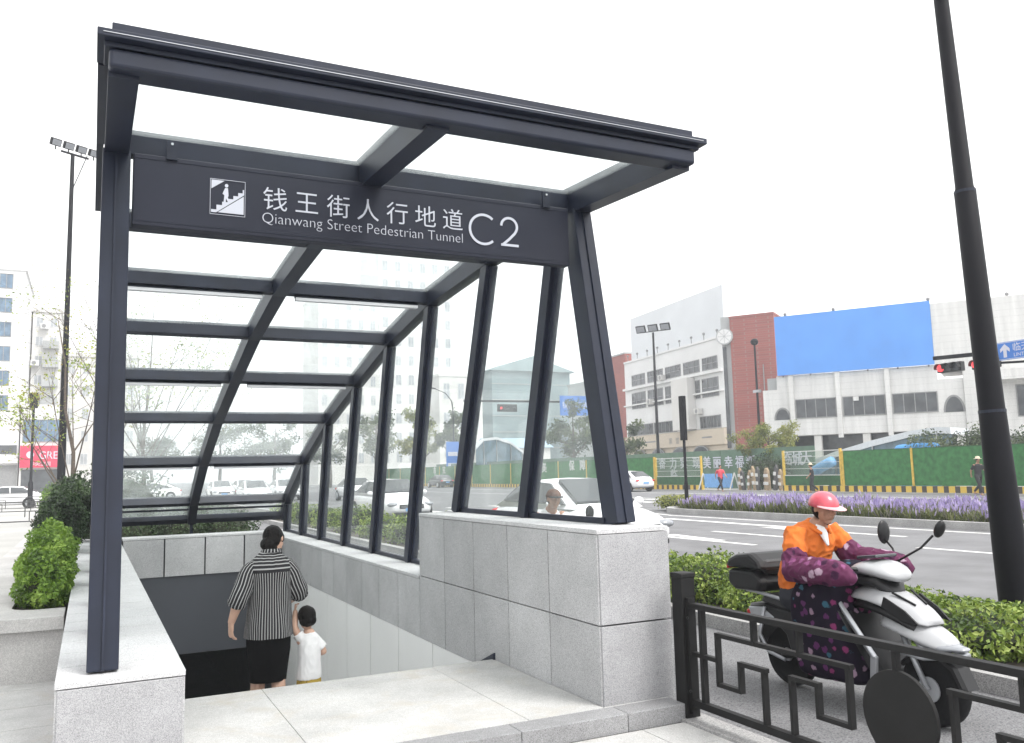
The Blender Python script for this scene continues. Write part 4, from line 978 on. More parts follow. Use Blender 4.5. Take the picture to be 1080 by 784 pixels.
# hedge of separate bushes in the strip along the scooter lane
spots = [(-6.2,.50),(-4.9,.52),(-3.6,.48),(-2.4,.50),(-1.05,.15),(.05,.34),(1.25,.34),(2.35,.36),(3.45,.46),(5.0,.40),(6.6,.44),(8.3,.46),(10,.5),(11.8,.62),(13.8,.5),(16,.5),(18.5,.66),(21,.5),(24,.55),(27.5,.6)]
labs = {-1.05:'low leafy light green shrub at the right edge, in front of the dark street pole', 0.05:'leafy shrub just ahead of the scooter\'s front wheel, left of the street pole', 1.25:'low shrub hidden behind the scooter, between rider and street', 2.35:'shrub just behind the scooter\'s black top box', 3.45:'leafy shrub beside the granite pier, left of the scooter\'s top box'}
for k, (y, h_) in enumerate(spots):
    if y < -1.0 : continue
    n = 11000 if y < 4 else 3000
    lab = labs.get(y, 'roadside shrub seen through the canopy side glass, %s in its row beyond the pier' % ('first','second','third','fourth','fifth','sixth','seventh','eighth','ninth','tenth','eleventh')[k-9] if k >= 9 else 'shrub')
    c = (3.75,y,h_*.40-.05) if y > .5 else (3.62,y+.06,h_*.40-.05)
    shrub('roadside_shrub', lab, 'shrub', (3.75,y,-.07), in_ball(c, (.80,.80,h_*.72), .45), int(n*.85), .053 if y < 4 else .08, M['leaf_shrub'], 'shrubs in the strip along the scooter lane', 7, .3, .3, lumf(4.5,k+20), lambda b, c=c, h_=h_: b.ball(c,(.56,.56,h_*.45),12,8), 20+k)
# lavender on the median: nobody could count it
random.seed(5); b = MB()
def lav(x, y):
    t = clump((x,y,0), 1.1, 3)*.75+clump((x,y,5), 3.5, 1)*.45; h_ = (.30+.28*random.random())*t+.14; g0 = V(x,y,-.03)
    for _ in range(4):
        a = random.uniform(0,6.28); d = V(math.cos(a),math.sin(a),0); w = random.uniform(.009,.02); tip = g0+V(random.gauss(0,.09),random.gauss(0,.09),h_*random.uniform(.5,.85))
        b.add([g0-d*w, g0+d*w, tip+d*w*.7, tip-d*w*.7], [(0,1,2,3)], rnd=random.uniform(.02,.5))
    if random.random() < .95*min(1,max(.08,(t-.28)*1.7)):
        a = random.uniform(0,6.28); d = V(math.cos(a),math.sin(a),0)*.024; s0 = tip-V(0,0,.06); s1 = tip+V(random.gauss(0,.03),random.gauss(0,.03),.07+.09*random.random())
        r_ = random.uniform(.66,.999); b.add([s0-d*.5, s0+d*.5, (s0+s1)/2+d, s1, (s0+s1)/2-d], [(0,1,2,3,4)], rnd=r_)
        d = V(-d.y,d.x,0); b.add([s0-d*.5, s0+d*.5, (s0+s1)/2+d, s1, (s0+s1)/2-d], [(0,1,2,3,4)], rnd=r_)
for _ in range(11500): lav(random.uniform(15.9,17.6), random.uniform(3.5,20.4))
for _ in range(4500): lav(random.uniform(17.6,19.2), random.uniform(3.5,20.6))
for _ in range(5000): lav(random.uniform(15.9,19.2), random.uniform(-14,3.5))
lv = stuff(tag(b.build('lavender_bed', M['lavender']), 'long bed of purple lavender on the road median', 'flower bed'))
shrub('low_bush', 'small pale yellow-green bush on the rounded tip of the median, left of the lavender', 'bush', (17.2,22.5,-.03), in_ball((17.2,22.3,.16), (.9,.8,.30)), 1600, .09, M['leaf_yellow'], None, 5, .3, .4, None, lambda b: b.ball((17.2,22.3,.1),(.6,.55,.2),10,7), 50)

def tree(name, label, base, h, cr, cz, n, size, m, trunk_r, group=None, seed=1, limbs=7, sparse=False, lean=(0,0), blobs=9):
    """tapered trunk with limbs, foliage in uneven leaf clumps spread through the crown"""
    random.seed(seed); base = Vector(base); o = thing(name, label, 'tree', base, group); OFF[o.name] = base
    top = base+V(lean[0],lean[1],h*.93); b = MB()
    pts = [base+V(0,0,-.1)]+[base.lerp(top,k/5)+V(random.gauss(0,h*.008),random.gauss(0,h*.008),0) for k in range(1,6)]
    b.tube(pts, [trunk_r*1.25,trunk_r,trunk_r*.8,trunk_r*.6,trunk_r*.38,trunk_r*.15], 9); b.build('trunk', M['bark'], o, smooth=True)
    centres = []; lb = MB()
    for k in range(limbs):
        t = random.uniform(.10,.45) if sparse else random.uniform(.30,.85); s0 = base.lerp(top, t); a = 2*PI*k/limbs+random.uniform(-.4,.4); L = cr*random.uniform(.65,1.05)*(1.15-t*.55)
        e = s0+V(math.cos(a)*L, math.sin(a)*L, L*random.uniform(1.2,2.2) if sparse else L*random.uniform(.35,1.0)); mid = s0.lerp(e,.5)+V(0,0,-L*.06)
        lb.tube([s0,mid,e], [trunk_r*.4,trunk_r*.24,trunk_r*.07], 6); centres += [e, mid.lerp(e,.6)]
        for q in range(5 if sparse else 2):
            s1 = mid.lerp(e, random.uniform(0,.9)); d = V(random.gauss(0,.6)+math.cos(a)*.5, random.gauss(0,.6)+math.sin(a)*.5, random.uniform(.3,1.3)).normalized(); e1 = s1+d*L*random.uniform(.35,.7)
            lb.tube([s1, s1.lerp(e1,.5)+V(random.gauss(0,.05),random.gauss(0,.05),0), e1], [trunk_r*.16,trunk_r*.10,trunk_r*.035], 5); centres.append(e1)
            if sparse:
                for _ in range(3):
                    s2 = s1.lerp(e1, random.uniform(.3,1)); e2 = s2+(d+V(random.gauss(0,.6),random.gauss(0,.6),random.gauss(.2,.4))).normalized()*L*random.uniform(.2,.4); lb.tube([s2,e2], [trunk_r*.07,trunk_r*.025], 4); centres.append(e2)
    lb.build('limbs', M['bark'], o)
    if not sparse:
        for k in range(blobs):
            d = V(random.gauss(0,1),random.gauss(0,1),random.gauss(0,1)).normalized()*random.uniform(.3,.95); centres.append(base+V(lean[0]*.6,lean[1]*.6,cz)+V(d.x*cr*.85,d.y*cr*.85,d.z*(h-cz)*.85))
    f = MB(); per = max(1, n//len(centres))
    for c in centres:
        r_ = cr*(random.uniform(.20,.34) if not sparse else .16); leaves(f, per, in_ball(c, (r_,r_,r_*.8), .25), size, .3, lum=lumf(2.2/cr, seed))
    f.build('crown', m, o); return o
tree('sparse_tree', 'nearly bare young tree with thin yellow-green leaves behind the tall mast', (-3.1,21,-.1), 6.3, 2.0, 4.2, 1900, .085, M['leaf_spring'], .06, 'sparse trees left of the canopy', 11, 9, True, (-.6,0))
tree('sparse_tree', 'nearly bare tree of fine branches seen through the left roof panes', (-1.5,24,-.1), 7.4, 2.9, 5, 2600, .08, M['leaf_spring'], .055, 'sparse trees left of the canopy', 14, 15, True, (.3,0))

# ------------------------------------------------------------------ masts, lamps, signals
def floods(root, c, face, k=3, s=.52):
    """a cross arm with square floodlights"""
    fx, fy = face; sd = V(-fy,fx,0)
    m = MB(); m.bar(c-sd*(s*1.35), c+sd*(s*1.35), .07, .07); m.build('cross_arm', M['pole'], root)
    for i in range(k):
        p = c+sd*((i-(k-1)/2)*s*1.25)+V(0,0,.30); d = V(fx,fy,-.45).normalized()
        m = MB(); m.bar(p-d*.10, p+d*.08, s*.95, s*.7, V(0,0,1)); h_ = m.build('floodlight', M['pole'], root, bevel=.02)
        m = MB(); m.bar(p+d*.081, p+d*.09, s*.80, s*.55, V(0,0,1)); m.build('lens', M['lamp_glass'], h_)
        m = MB(); m.bar(p-V(0,0,.30), p-d*.05, .05, .05, V(0,1,0)); m.build('yoke', M['pole'], h_)
def mast(name, label, base, prof, group=None):
    o = wthing(name, label, 'lamp post' if 'flood' in name else 'pole', base, group)
    m = MB(); m.lathe([(r_, z) for r_, z in prof], 20, (base[0],base[1],base[2])); m.build('pole', M['pole'], o, smooth=True, bevel=.004)
    m = MB(); m.lathe([(prof[0][0]*1.9,0),(prof[0][0]*1.9,.03),(prof[0][0]*1.1,.035)], 16, base); m.build('base_plate', M['pole'], o); return o
o = mast('street_pole', 'tall dark street pole at the right edge, rising out of the shrubs beside the scooter', (4.74,.62,-.16), [(.145,0),(.142,.8),(.118,2.06),(.113,2.10),(.098,4.22),(.082,4.26),(.066,6.4),(.05,9.5)])
for r_, z in ((.121,2.055),(.100,4.20)): m = MB(); m.lathe([(r_,z),(r_,z+.028)], 20, (4.74,.62,-.16)); m.build('joint_band', M['metal2'], o)
floods(o, V(4.74,.62,9.4), (-.7,.7), 3)
o.rotation_euler = Matrix.Rotation(R(-2.0), 3, V(.438,.891,0)).to_euler(); o.location = V(4.845,.565,-.16)
o = mast('floodlight_mast', 'tall slim floodlight mast at the left, behind the sparse tree', (-3.88,33,-.1), [(.155,0),(.15,2),(.10,8),(.075,14.7)]); floods(o, V(-3.80,33,14.6), (.5,-.86), 4, .42)
m = MB(); m.bar((-3.9,33,13.0),(-3.35,32.9,14.6), .03, .03); m.build('brace', M['pole'], o)
o = mast('floodlight_mast', 'floodlight mast with three lamp heads in front of the white office building', (42,57.8,-.1), [(.15,0),(.14,3),(.09,13.6)]); floods(o, V(42,57.8,13.6), (-.86,-.5), 3, .95)
o = mast('street_lamp_post', 'thin dark lamp post in front of the red brick tower', (42,44.9,-.1), [(.11,0),(.10,3),(.07,10.7)])
m = MB(); m.ball((42,44.9,10.75), (.30,.30,.26), 12, 8); m.build('lamp_head', M['pole'], o, smooth=True)
m = MB(); m.box(41.85,42.15,44.6,45.2,6.9,7.1); m.build('clamp', M['steel'], o)
o = mast('signpost', 'slim black post standing on the tip of the lavender median', (16.9,21.2,-.03), [(.075,0),(.07,.9),(.055,1.0),(.05,2.6)])
m = MB(); m.box(16.82,16.98,21.08,21.32,2.45,4.1); m.build('light_column', M['pole'], o, bevel=.01)
o = mast('street_lamp_post', 'short dark lamp column in front of the red shop sign, far left', (-6.35,60,-.1), [(.16,0),(.15,1.6),(.09,1.7),(.08,6.5)])
m = MB(); m.box(-6.6,-6.1,59.8,60.2,6.4,7.4); m.build('lantern', M['pole'], o, bevel=.05)
m = MB(); m.bar((-6.35,60,6.3),(-7.4,60,6.45), .06, .06); m.build('arm', M['pole'], o)
o = mast('street_lamp_post', 'slim curved street lamp seen through the side glass before the pale apartment block', (38.6,97,-.1), [(.12,0),(.10,5),(.07,9.0)])
m = MB(); m.tube([(38.6,97,9.0),(38.4,97,10.6),(37.6,97,11.6),(36.0,97,12.2)], [.07,.06,.05,.05], 8); m.bar((36.2,97,12.15),(34.9,97,12.35), .30, .12); m.build('lamp_arm', M['pole'], o)
# blue notice board on that lamp
bd = wthing('road_sign', 'blue rectangular road sign beside the curved street lamp, seen through the side glass', 'sign', (38.3,96.6,2)); M['signblue'] = mat('road_sign_blue', (.03,.16,.52), .5, var=.04)
m = MB(); m.box(37.4,39.1,96.5,96.6,1.6,5.4); m.build('board', M['signblue'], bd); m = MB(); m.box(38.2,38.35,96.6,96.7,-.1,5.3); m.build('post', M['pole'], bd)
m = MB(); m.box(37.6,38.9,96.48,96.498,2.2,2.7); m.box(37.6,38.9,96.48,96.498,3.6,4.1); m.build('white_lines', M['white_letter'], bd)

def signal(root, c, along, face, lit='red', n=3, s=.42):
    """signal head: housing, visors and lenses in a row"""
    a = Vector(along); f_ = Vector(face); m = MB()
    m.bar(c-a*(s*n/2), c+a*(s*n/2), .28, s*1.05, V(0,0,1)); h_ = m.build('signal_head', M['black'], root, bevel=.03)
    for i in range(n):
        p = c+a*((i-(n-1)/2)*s)+f_*.145; q = MB(); up = V(0,0,1)
        ring = [p+a*(.16*math.cos(t))+up*(.16*math.sin(t)) for t in [2*PI*k/18 for k in range(18)]]
        q.loft([ring, [v+f_*.02 for v in ring]], True); q.build('lens', M['sig_red'] if (i == 0 and lit) else M['sig_off'], h_)
        q = MB(); q.loft([[p+a*(.18*math.cos(t))+up*(.18*math.sin(t))+f_*e for t in [R(-20+220*k/12) for k in range(13)]] for e in (0,.2)], False, close=False); q.build('visor', M['black'], h_)
m_, nt_, out_ = new_mat('lit_red_signal'); e_ = N(nt_, 'ShaderNodeEmission', i_Strength=1.1); e_.inputs[0].default_value = (1,.06,.07,1); nt_.links.new(e_.outputs[0], out_.inputs[0]); M['sig_red'] = m_
M['sig_off'] = mat('unlit_signal_lens', (.02,.025,.03), .3)
gt = wthing('traffic_signal', 'traffic light gantry with red lights behind the tall street pole', 'traffic light', (30,12,-.1))
m = MB(); m.bar((30,12,5.55),(30,20.5,5.9), .14, .16); m.bar((30,12,4.95),(30,17.9,5.36), .09, .09); m.build('mast_arm', M['pole'], gt)
m = MB(); m.lathe([(.16,0),(.12,6.5)], 14, (30,12,-.1)); m.build('pole', M['pole'], gt)
signal(gt, V(29.86,19.62,5.40), (0,-1,0), (-1,0,0), 'red', 3, .38); signal(gt, V(29.86,18.0,5.36), (0,-1,0), (-1,0,0), 'red', 3, .38)
m = MB()
for y in (18.3,17.6): m.bar((30,y,5.4),(30,y,5.8), .06, .06, (0,1,0))
m.build('bracket', M['pole'], gt)
rs = wthing('road_sign', 'blue direction sign with a white arrow hung on the signal gantry at the right edge', 'sign', (29.9,16.2,5.4))
m = MB(); m.box(29.86,29.90,14.2,17.46,5.40,6.12); m.build('board', M['signblue'], rs); m = MB(); m.box(29.855,29.858,14.22,17.44,5.42,5.44); m.box(29.855,29.858,14.22,17.44,6.08,6.10); m.build('border', M['white_letter'], rs)
m = MB(); m.prism([(-.07,-.26),(.07,-.26),(.07,.05),(.20,-.05),(.20,.09),(0,.28),(-.20,.09),(-.20,-.05),(-.07,.05)], lambda a,b,c: V(29.857-c,17.16-a,5.76+b), .004); m.build('arrow', M['white_letter'], rs)
text('street_name', '临天路', .36, face_x(29.856,16.82,5.74), M['white_letter'], rs, spacing=1.0); text('english_name', 'LINTIAN Rd', .20, face_x(29.856,16.8,5.50), M['white_letter'], rs)
g2 = wthing('traffic_signal', 'far traffic light gantry over the street, seen faintly through the side glass', 'traffic light', (38,92,-.1))
m = MB(); m.bar((38,92,10.2),(62,95,10.6), .2, .25); m.build('mast_arm', M['pole'], g2); m = MB(); m.lathe([(.2,0),(.15,10.4)], 12, (62,95,-.1)); m.build('pole', M['pole'], g2)
signal(g2, V(44.0,92.3,9.4), (1,0,0), (0,-1,0), 'red', 3, .9)
r2_ = wthing('road_sign', 'pale blue overhead direction sign on the far gantry, seen through the front side pane', 'sign', (53,93,10)); m = MB(); m.box(52.2,57.0,93.2,93.35,8.6,11.2); m.build('board', M['signblue'], r2_)
text('street_name', '锦城街道', .95, face_y(52.5,93.19,9.6), M['white_letter'], r2_)

# ------------------------------------------------------------------ far railing on the left
def far_fence(y0, x0, x1, label, h=.78):
    o = wthing('fret_railing', label, 'railing', ((x0+x1)/2,y0,-.1)); x = x0
    m = MB(); m.box(x0,x1,y0-.02,y0+.02,h-.05,h-.005); m.build('top_rail', M['fence_grey'], o); m = MB(); m.box(x0,x1,y0-.02,y0+.02,.0,.045); m.build('bottom_rail', M['fence_grey'], o)
    while x < x1+.01:
        m = MB(); m.box(x-.07,x+.07,y0-.07,y0+.07,-.1,h+.12); m.build('post', M['fence_grey'], o, bevel=.01); x += (x1-x0)/3
    m = MB(); p = (x1-x0)/3
    for k in range(3):
        c = x0+p*k; w_ = .018
        def sg_(a,b_,c_,d): m.box(c+min(a,c_)-w_,c+max(a,c_)+w_,y0-.016-.001*(a==c_),y0+.016+.001*(a==c_),min(b_,d)-w_,max(b_,d)+w_)
        for f_ in (lambda v: v, lambda v: p-v):
            for a,b_,c_,d in ((.15,.04,.15,h-.05),(.15,.4,.3,.4),(.3,.6,.3,.2),(.3,.6,.85,.6),(.3,.2,.5,.2),(.5,.2,.5,.4),(.5,.4,.7,.4),(.7,.4,.7,.04),(.85,.6,.85,.2)):
                if c_*1.0 < p/2+.2: sg_(f_(a),b_,f_(c_),d)
    m.build('fret_bars', M['fence_grey'], o); return o
far_fence(33.0, -13.0, -4.2, 'grey metal railing with Chinese fret pattern across the paving at far left')
far_fence(47.0, -13.0, -4.9, 'second more distant fret railing at far left, below the red shop sign')
# ------------------------------------------------------------------ hoarding across the street
M['turf'] = mat('green_turf_panel', (.035,.155,.045), .9, var=.28, scale=3.5, bump=.3, bscale=60, detail=8)
M['turf_dark'] = mat('dark_turf_panel', (.03,.105,.04), .9, var=.25, scale=4)
M['mesh_green'] = mat('grey_green_panel', (.10,.17,.12), .8, var=.12, scale=2)
M['yellow'] = mat('yellow_post_paint', (.60,.40,.06), .6, var=.15, scale=5)
M['yb'] = stripes_mat('yellow_black_kerb', (.62,.43,.07), (.05,.045,.04), 1, 1/.62, .55)
M['mesh'] = glassmat('fine_mesh_screen', (.90,.93,.90), .04, (.6,.66,.6), .5)
M['blue_board'] = mat('blue_barrier_board', (.16,.36,.66), .6, var=.1)
M['board_white'] = mat('dull_white_frame', (.60,.60,.58), .6, var=.08)
HXP = 35.0
ho = wthing('site_hoarding', 'green turf-faced hoarding with yellow posts at the right, under the building with the blue panel', 'hoarding', (HXP,15,-.1))
def solid(o, ya, yb, ztop, step):
    m = MB(); y = ya
    while y < yb-.1: m.box(HXP-.03,HXP+.03,y+.06,min(y+step,yb)-.06,.24,ztop-.03); y += step
    m.build('turf_panel', M['turf'], o)
    y = ya
    while y <= yb+.1:
        m = MB(); m.box(HXP-.07,HXP+.05,y-.06,y+.06,.22,ztop+.02); m.build('post', M['yellow'], o); y += step
    m = MB(); m.box(HXP-.04,HXP+.04,ya,yb,ztop-.028,ztop+.012); m.build('top_rail', M['turf_dark'], o)
def kerb(o, ya, yb):
    m = MB(); m.box(HXP-.10,HXP+.10,ya,yb,-.165,.215); m.build('striped_base', M['yb'], o)
def screen(o, ya, yb, ztop):
    m = MB(); m.box(HXP-.02,HXP+.02,ya+.07,yb-.07,.24,.80); m.build('turf_panel', M['turf_dark'], o)
    m = MB(); m.box(HXP-.008,HXP+.008,ya+.07,yb-.07,.84,ztop-.05); m.build('mesh_screen', M['mesh'], o)
    m = MB(); m.box(HXP-.03,HXP+.03,ya+.06,yb-.06,ztop-.05,ztop); m.box(HXP-.03,HXP+.03,ya+.06,yb-.06,.80,.84)
    for z in (1.2,1.55,1.9): m.box(HXP-.014,HXP+.014,ya+.07,yb-.07,z,z+.02)
    m.build('screen_frame', M['board_white'], o)
    for y in (ya,yb): m = MB(); m.box(HXP-.07,HXP+.05,y-.06,y+.06,.22,ztop+.06); m.build('post', M['yellow'], o)
solid(ho, -14.9, 30.6, 2.15, 4.55); screen(ho, 30.75, 35.2, 2.25); kerb(ho, -14.9, 35.3)
h2 = wthing('site_hoarding', 'green hoarding running far up the street, left of the light blue barrier board', 'hoarding', (HXP,70,-.1))
screen(h2, 43.1, 48.4, 2.15); solid(h2, 48.6, 118, 2.25, 4.9); kerb(h2, 43.0, 118)
def chars_x(o, X, lst, size, m=None):
    for c, y, z in lst: text('character', c, size, face_x(X, y+size*.46, z), m or M['board_white'], o, extrude=.02, thin=.012)
chars_x(h2, HXP-.05, [('障',59.0,1.5),('保',60.9,1.5),('美',66,1.4),('民',91.2,1.45),('市',94.3,1.45),('共',98,1.45)], .95)
bh = wthing('slogan_hoarding', 'grey-green hoarding set back behind the screens, carrying large white slogan characters', 'hoarding', (38,50,-.1))
m = MB(); y = 35.6
while y < 100: m.box(37.97,38.03,y+.01,y+2.99,-.1,2.62); y += 3
m.build('panel', M['mesh_green'], bh)
chars_x(bh, 37.94, [('奋',51.7,1.45),('力',50.25,1.45),('实',48.9,1.45),('现',47.4,1.45),('美',46.15,1.42),('丽',45.0,1.42),('幸',43.75,1.4),('福',42.6,1.4),('新',41.45,1.4),('临',37.96,1.5),('城',37.1,1.5),('大',36.3,1.5)], .92, M['white_letter'])
text('character', '临', .92, face_x(37.94,50.6,.55), M['white_letter'], bh, extrude=.02, thin=.012)
# barrier board and striped bollards in the opening
bb = wthing('barrier_board', 'light blue barrier board on white trestle legs behind the runner', 'barrier', (35,41.4,-.1))
m = MB(); m.box(34.97,35.03,40.0,42.8,.05,.98); m.build('board', M['blue_board'], bb)
for y in (39.8,43.0):
    m = MB(); m.bar((34.6,y,-.09),(35,y-.05,1.02), .06, .06, (0,1,0)); m.bar((35.4,y,-.09),(35,y-.05,1.02), .06, .06, (0,1,0)); m.build('leg', M['board_white'], bb)
M['wood'] = mat('weathered_barricade', (.30,.23,.15), .8, var=.35, scale=4); M['barr_dark'] = mat('dark_barricade', (.07,.07,.07), .7)
b0 = wthing('barricade_post', 'leaning wooden barricade post in the hoarding gap beside the dark round bush', 'barricade', (35.1,39.3,-.1), 'barricade posts in the hoarding gap')
m = MB(); m.box(35.0,35.2,39.22,39.40,-.1,1.15); m.prism([(-.10,1.15),(.10,1.15),(0,1.35)], lambda a,b,c: V(35.02+c,39.31+a,b), .16); m.build('stake', M['wood'], b0)
m = MB(); m.box(34.97,34.995,39.20,39.42,.75,.95); m.box(34.97,34.995,39.20,39.42,.25,.45); m.build('band', M['board_white'], b0)
for k in range(1,9):
    c = dup(b0, (35.1+random.uniform(-.15,.15),39.3-k*.44,-.1)); c.rotation_euler = (random.uniform(-.10,.10),random.uniform(-.06,.06),0); c.scale = (1,1,random.uniform(.85,1.1))
    if k % 3 == 1:
        for ch_ in c.children:
            if ch_.name.startswith('stake'): ch_.data = ch_.data.copy(); ch_.data.materials[0] = M['barr_dark']
# arched white canopies of the other entrances
M['arch_white'] = mat('white_arch_roof', (.60,.63,.66), .45, var=.05); M['arch_glass'] = mat('blue_grey_glazing', (.10,.16,.20), .25, var=.3, scale=1.5); M['blue_cover'] = mat('bright_blue_cover', (.06,.28,.62), .5, var=.1)
def arch(name, label, pts, depth_v, z0, thick, loc, M_=None):
    o = wthing(name, label, 'canopy', loc); dv = Vector(depth_v); P_ = [Vector(p) for p in pts]
    m = MB(); n = len(P_)
    low = [p-V(0,0,thick) for p in P_]
    rings = [[P_[i], P_[i]+dv, low[i]+dv, low[i]] for i in range(n)]; m.loft(rings, True); m.build('roof', M['arch_white'], o)
    m = MB(); e = dv.normalized()*.12
    for i in range(n-1):
        a, b_ = low[i]+e, low[i+1]+e; m.add([a,b_,V(b_.x,b_.y,z0),V(a.x,a.y,z0),a+e*.3,b_+e*.3,V(b_.x,b_.y,z0)+e*.3,V(a.x,a.y,z0)+e*.3], [(0,1,2,3),(7,6,5,4)])
    m.build('side_glazing', M['arch_glass'], o)
    for i in range(1,n-1):
        m = MB(); a = low[i]+e*.5; m.bar(a, V(a.x,a.y,z0), .10, .10, (1,0,0)); m.build('mullion', M['steel'], o)
    return o
arch('arched_entrance_canopy', 'low white arched canopy rising behind the green hoarding, beneath the building with the blue panel', [(40,41.4,.0),(40,40.2,.85),(40,38.4,1.55),(40,35.9,2.22),(40,32.9,2.82),(40,30.1,3.25),(40,28.4,3.38),(40,27.5,3.3)], (2.6,.8,0), 0, .36, (40,34,-.1))
arch('arched_entrance_canopy', 'white ribbed arched canopy far across the street, seen through the side glass', [(36.0,84,4.3),(37.4,85,5.3),(39.5,86,5.5),(41.8,87,5.0),(43.8,88,4.0),(45.4,89,2.6),(46.5,89.6,.9),(46.9,89.9,-.1)], (3.5,10,0), -.1, .3, (40,88,-.1))
bc = wthing('covered_cart', 'bright blue covered stall just above the green hoarding, under the arched canopy', 'stall', (37.2,27.4,-.1))
m = MB(); m.tube([(37.2,28.6,2.12),(37.2,27.4,2.18),(37.2,26.4,2.16)], .28, 12, dome=True); m.build('cover', M['blue_cover'], bc, smooth=True); m = MB(); m.box(36.9,37.5,26.4,28.6,-.1,2.0); m.build('cart_body', M['blue_board'], bc)
br = wthing('tarpaulin_roll', 'pale blue rolled tarpaulin behind the mesh screen at the left end of the green hoarding', 'tarpaulin', (36.2,33.2,-.1))
m = MB(); m.tube([(36.2,34.0,1.0),(36.2,33.2,1.35),(36.2,32.5,1.6)], .30, 14); m.build('roll', M['blue_board'], br, smooth=True)
m = MB(); m.box(35.9,36.5,33.2,33.9,-.1,.72); m.build('crate', M['board_white'], br)

# ------------------------------------------------------------------ buildings across the street
M['b_white'] = mat('white_wall_paint', (.66,.66,.655), .8, var=.05, scale=.5, detail=8)
def tilewall(name, c, rows, var=.06):
    m, nt, out = new_mat(name); b = N(nt, 'ShaderNodeBsdfPrincipled', i_Roughness=.7); nt.links.new(b.outputs[0], out.inputs[0])
    tc = N(nt, 'ShaderNodeTexCoord'); sp = N(nt, 'ShaderNodeSeparateXYZ'); nt.links.new(tc.outputs['Object'], sp.inputs[0])
    mu = N(nt, 'ShaderNodeMath', operation='MULTIPLY'); mu.inputs[1].default_value = rows; nt.links.new(sp.outputs[2], mu.inputs[0])
    fr = N(nt, 'ShaderNodeMath', operation='FRACT'); nt.links.new(mu.outputs[0], fr.inputs[0]); gt = N(nt, 'ShaderNodeMath', operation='LESS_THAN'); gt.inputs[1].default_value = .10; nt.links.new(fr.outputs[0], gt.inputs[0])
    mp = N(nt, 'ShaderNodeMapping'); mp.inputs['Scale'].default_value = (2.2,2.2,.18); nt.links.new(tc.outputs['Object'], mp.inputs[0])
    nz = N(nt, 'ShaderNodeTexNoise', i_Scale=1.0, i_Detail=8.0, i_Roughness=.7); nt.links.new(mp.outputs[0], nz.inputs['Vector'])
    mr = N(nt, 'ShaderNodeMapRange'); mr.inputs[1].default_value = .35; mr.inputs[2].default_value = .75; mr.inputs[3].default_value = 1.03; mr.inputs[4].default_value = 1-var*4; nt.links.new(nz.outputs['Fac'], mr.inputs[0])
    m1 = N(nt, 'ShaderNodeMath', operation='MULTIPLY_ADD'); m1.inputs[1].default_value = -.09; nt.links.new(gt.outputs[0], m1.inputs[0]); nt.links.new(mr.outputs[0], m1.inputs[2])
    vs_ = N(nt, 'ShaderNodeVectorMath', operation='SCALE'); vs_.inputs[0].default_value = c; nt.links.new(m1.outputs[0], vs_.inputs['Scale']); nt.links.new(vs_.outputs[0], b.inputs['Base Color']); return m
M['b_tile'] = tilewall('white_tiled_wall', (.66,.655,.64), 2.2)
M['b_pale'] = mat('pale_rendered_wall', (.60,.59,.57), .85, var=.07, scale=.4, detail=8)
M['b_grey'] = mat('grey_rendered_wall', (.36,.37,.37), .85, var=.08, scale=.3)
M['b_beige'] = mat('beige_shopfront', (.52,.45,.36), .8, var=.06)
M['b_teal'] = mat('teal_netting', (.20,.26,.27), .9, var=.12, scale=.25)
M['b_blue'] = mat('bright_blue_board', (.09,.28,.70), .55, var=.06, scale=.5, detail=8)
M['b_board'] = mat('blank_white_billboard', (.60,.62,.64), .6, var=.04, scale=.4)
def brick(name, c1, c2, mortar, sc=1.):
    m, nt, out = new_mat(name); b = N(nt, 'ShaderNodeBsdfPrincipled', i_Roughness=.9); nt.links.new(b.outputs[0], out.inputs[0])
    tc = N(nt, 'ShaderNodeTexCoord'); sp = N(nt, 'ShaderNodeSeparateXYZ'); cm = N(nt, 'ShaderNodeCombineXYZ'); ad = N(nt, 'ShaderNodeMath', operation='ADD')
    nt.links.new(tc.outputs['Object'], sp.inputs[0]); nt.links.new(sp.outputs[0], ad.inputs[0]); nt.links.new(sp.outputs[1], ad.inputs[1]); nt.links.new(ad.outputs[0], cm.inputs[0]); nt.links.new(sp.outputs[2], cm.inputs[1])
    bt = N(nt, 'ShaderNodeTexBrick', i_Scale=sc); bt.inputs['Color1'].default_value = rgba(c1); bt.inputs['Color2'].default_value = rgba(c2); bt.inputs['Mortar'].default_value = rgba(mortar); bt.inputs['Mortar Size'].default_value = .015
    bt.inputs['Brick Width'].default_value = .6; bt.inputs['Row Height'].default_value = .22
    nt.links.new(cm.outputs[0], bt.inputs['Vector']); nz = N(nt, 'ShaderNodeTexNoise', i_Scale=.35, i_Detail=6.0); nt.links.new(tc.outputs['Object'], nz.inputs['Vector'])
    mr = N(nt, 'ShaderNodeMapRange'); mr.inputs[3].default_value = .8; mr.inputs[4].default_value = 1.2; nt.links.new(nz.outputs['Fac'], mr.inputs[0])
    vs_ = N(nt, 'ShaderNodeVectorMath', operation='SCALE'); nt.links.new(bt.outputs[0], vs_.inputs[0]); nt.links.new(mr.outputs[0], vs_.inputs['Scale']); nt.links.new(vs_.outputs[0], b.inputs['Base Color']); return m
M['b_brick'] = brick('red_brick', (.30,.085,.07), (.24,.07,.06), (.25,.15,.13), 1)
M['win'] = mat('dark_window_glass', (.05,.055,.06), .15, var=.5, scale=1.2, detail=6, spec=.6)
M['win_blue'] = mat('blue_window_glass', (.10,.17,.25), .15, var=.4, scale=1.2, spec=.6)
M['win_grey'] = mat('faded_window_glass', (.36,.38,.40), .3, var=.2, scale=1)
M['win_frame'] = mat('window_frame_grey', (.22,.22,.22), .6)
M['win_frame_w'] = mat('window_frame_white', (.6,.6,.6), .6)
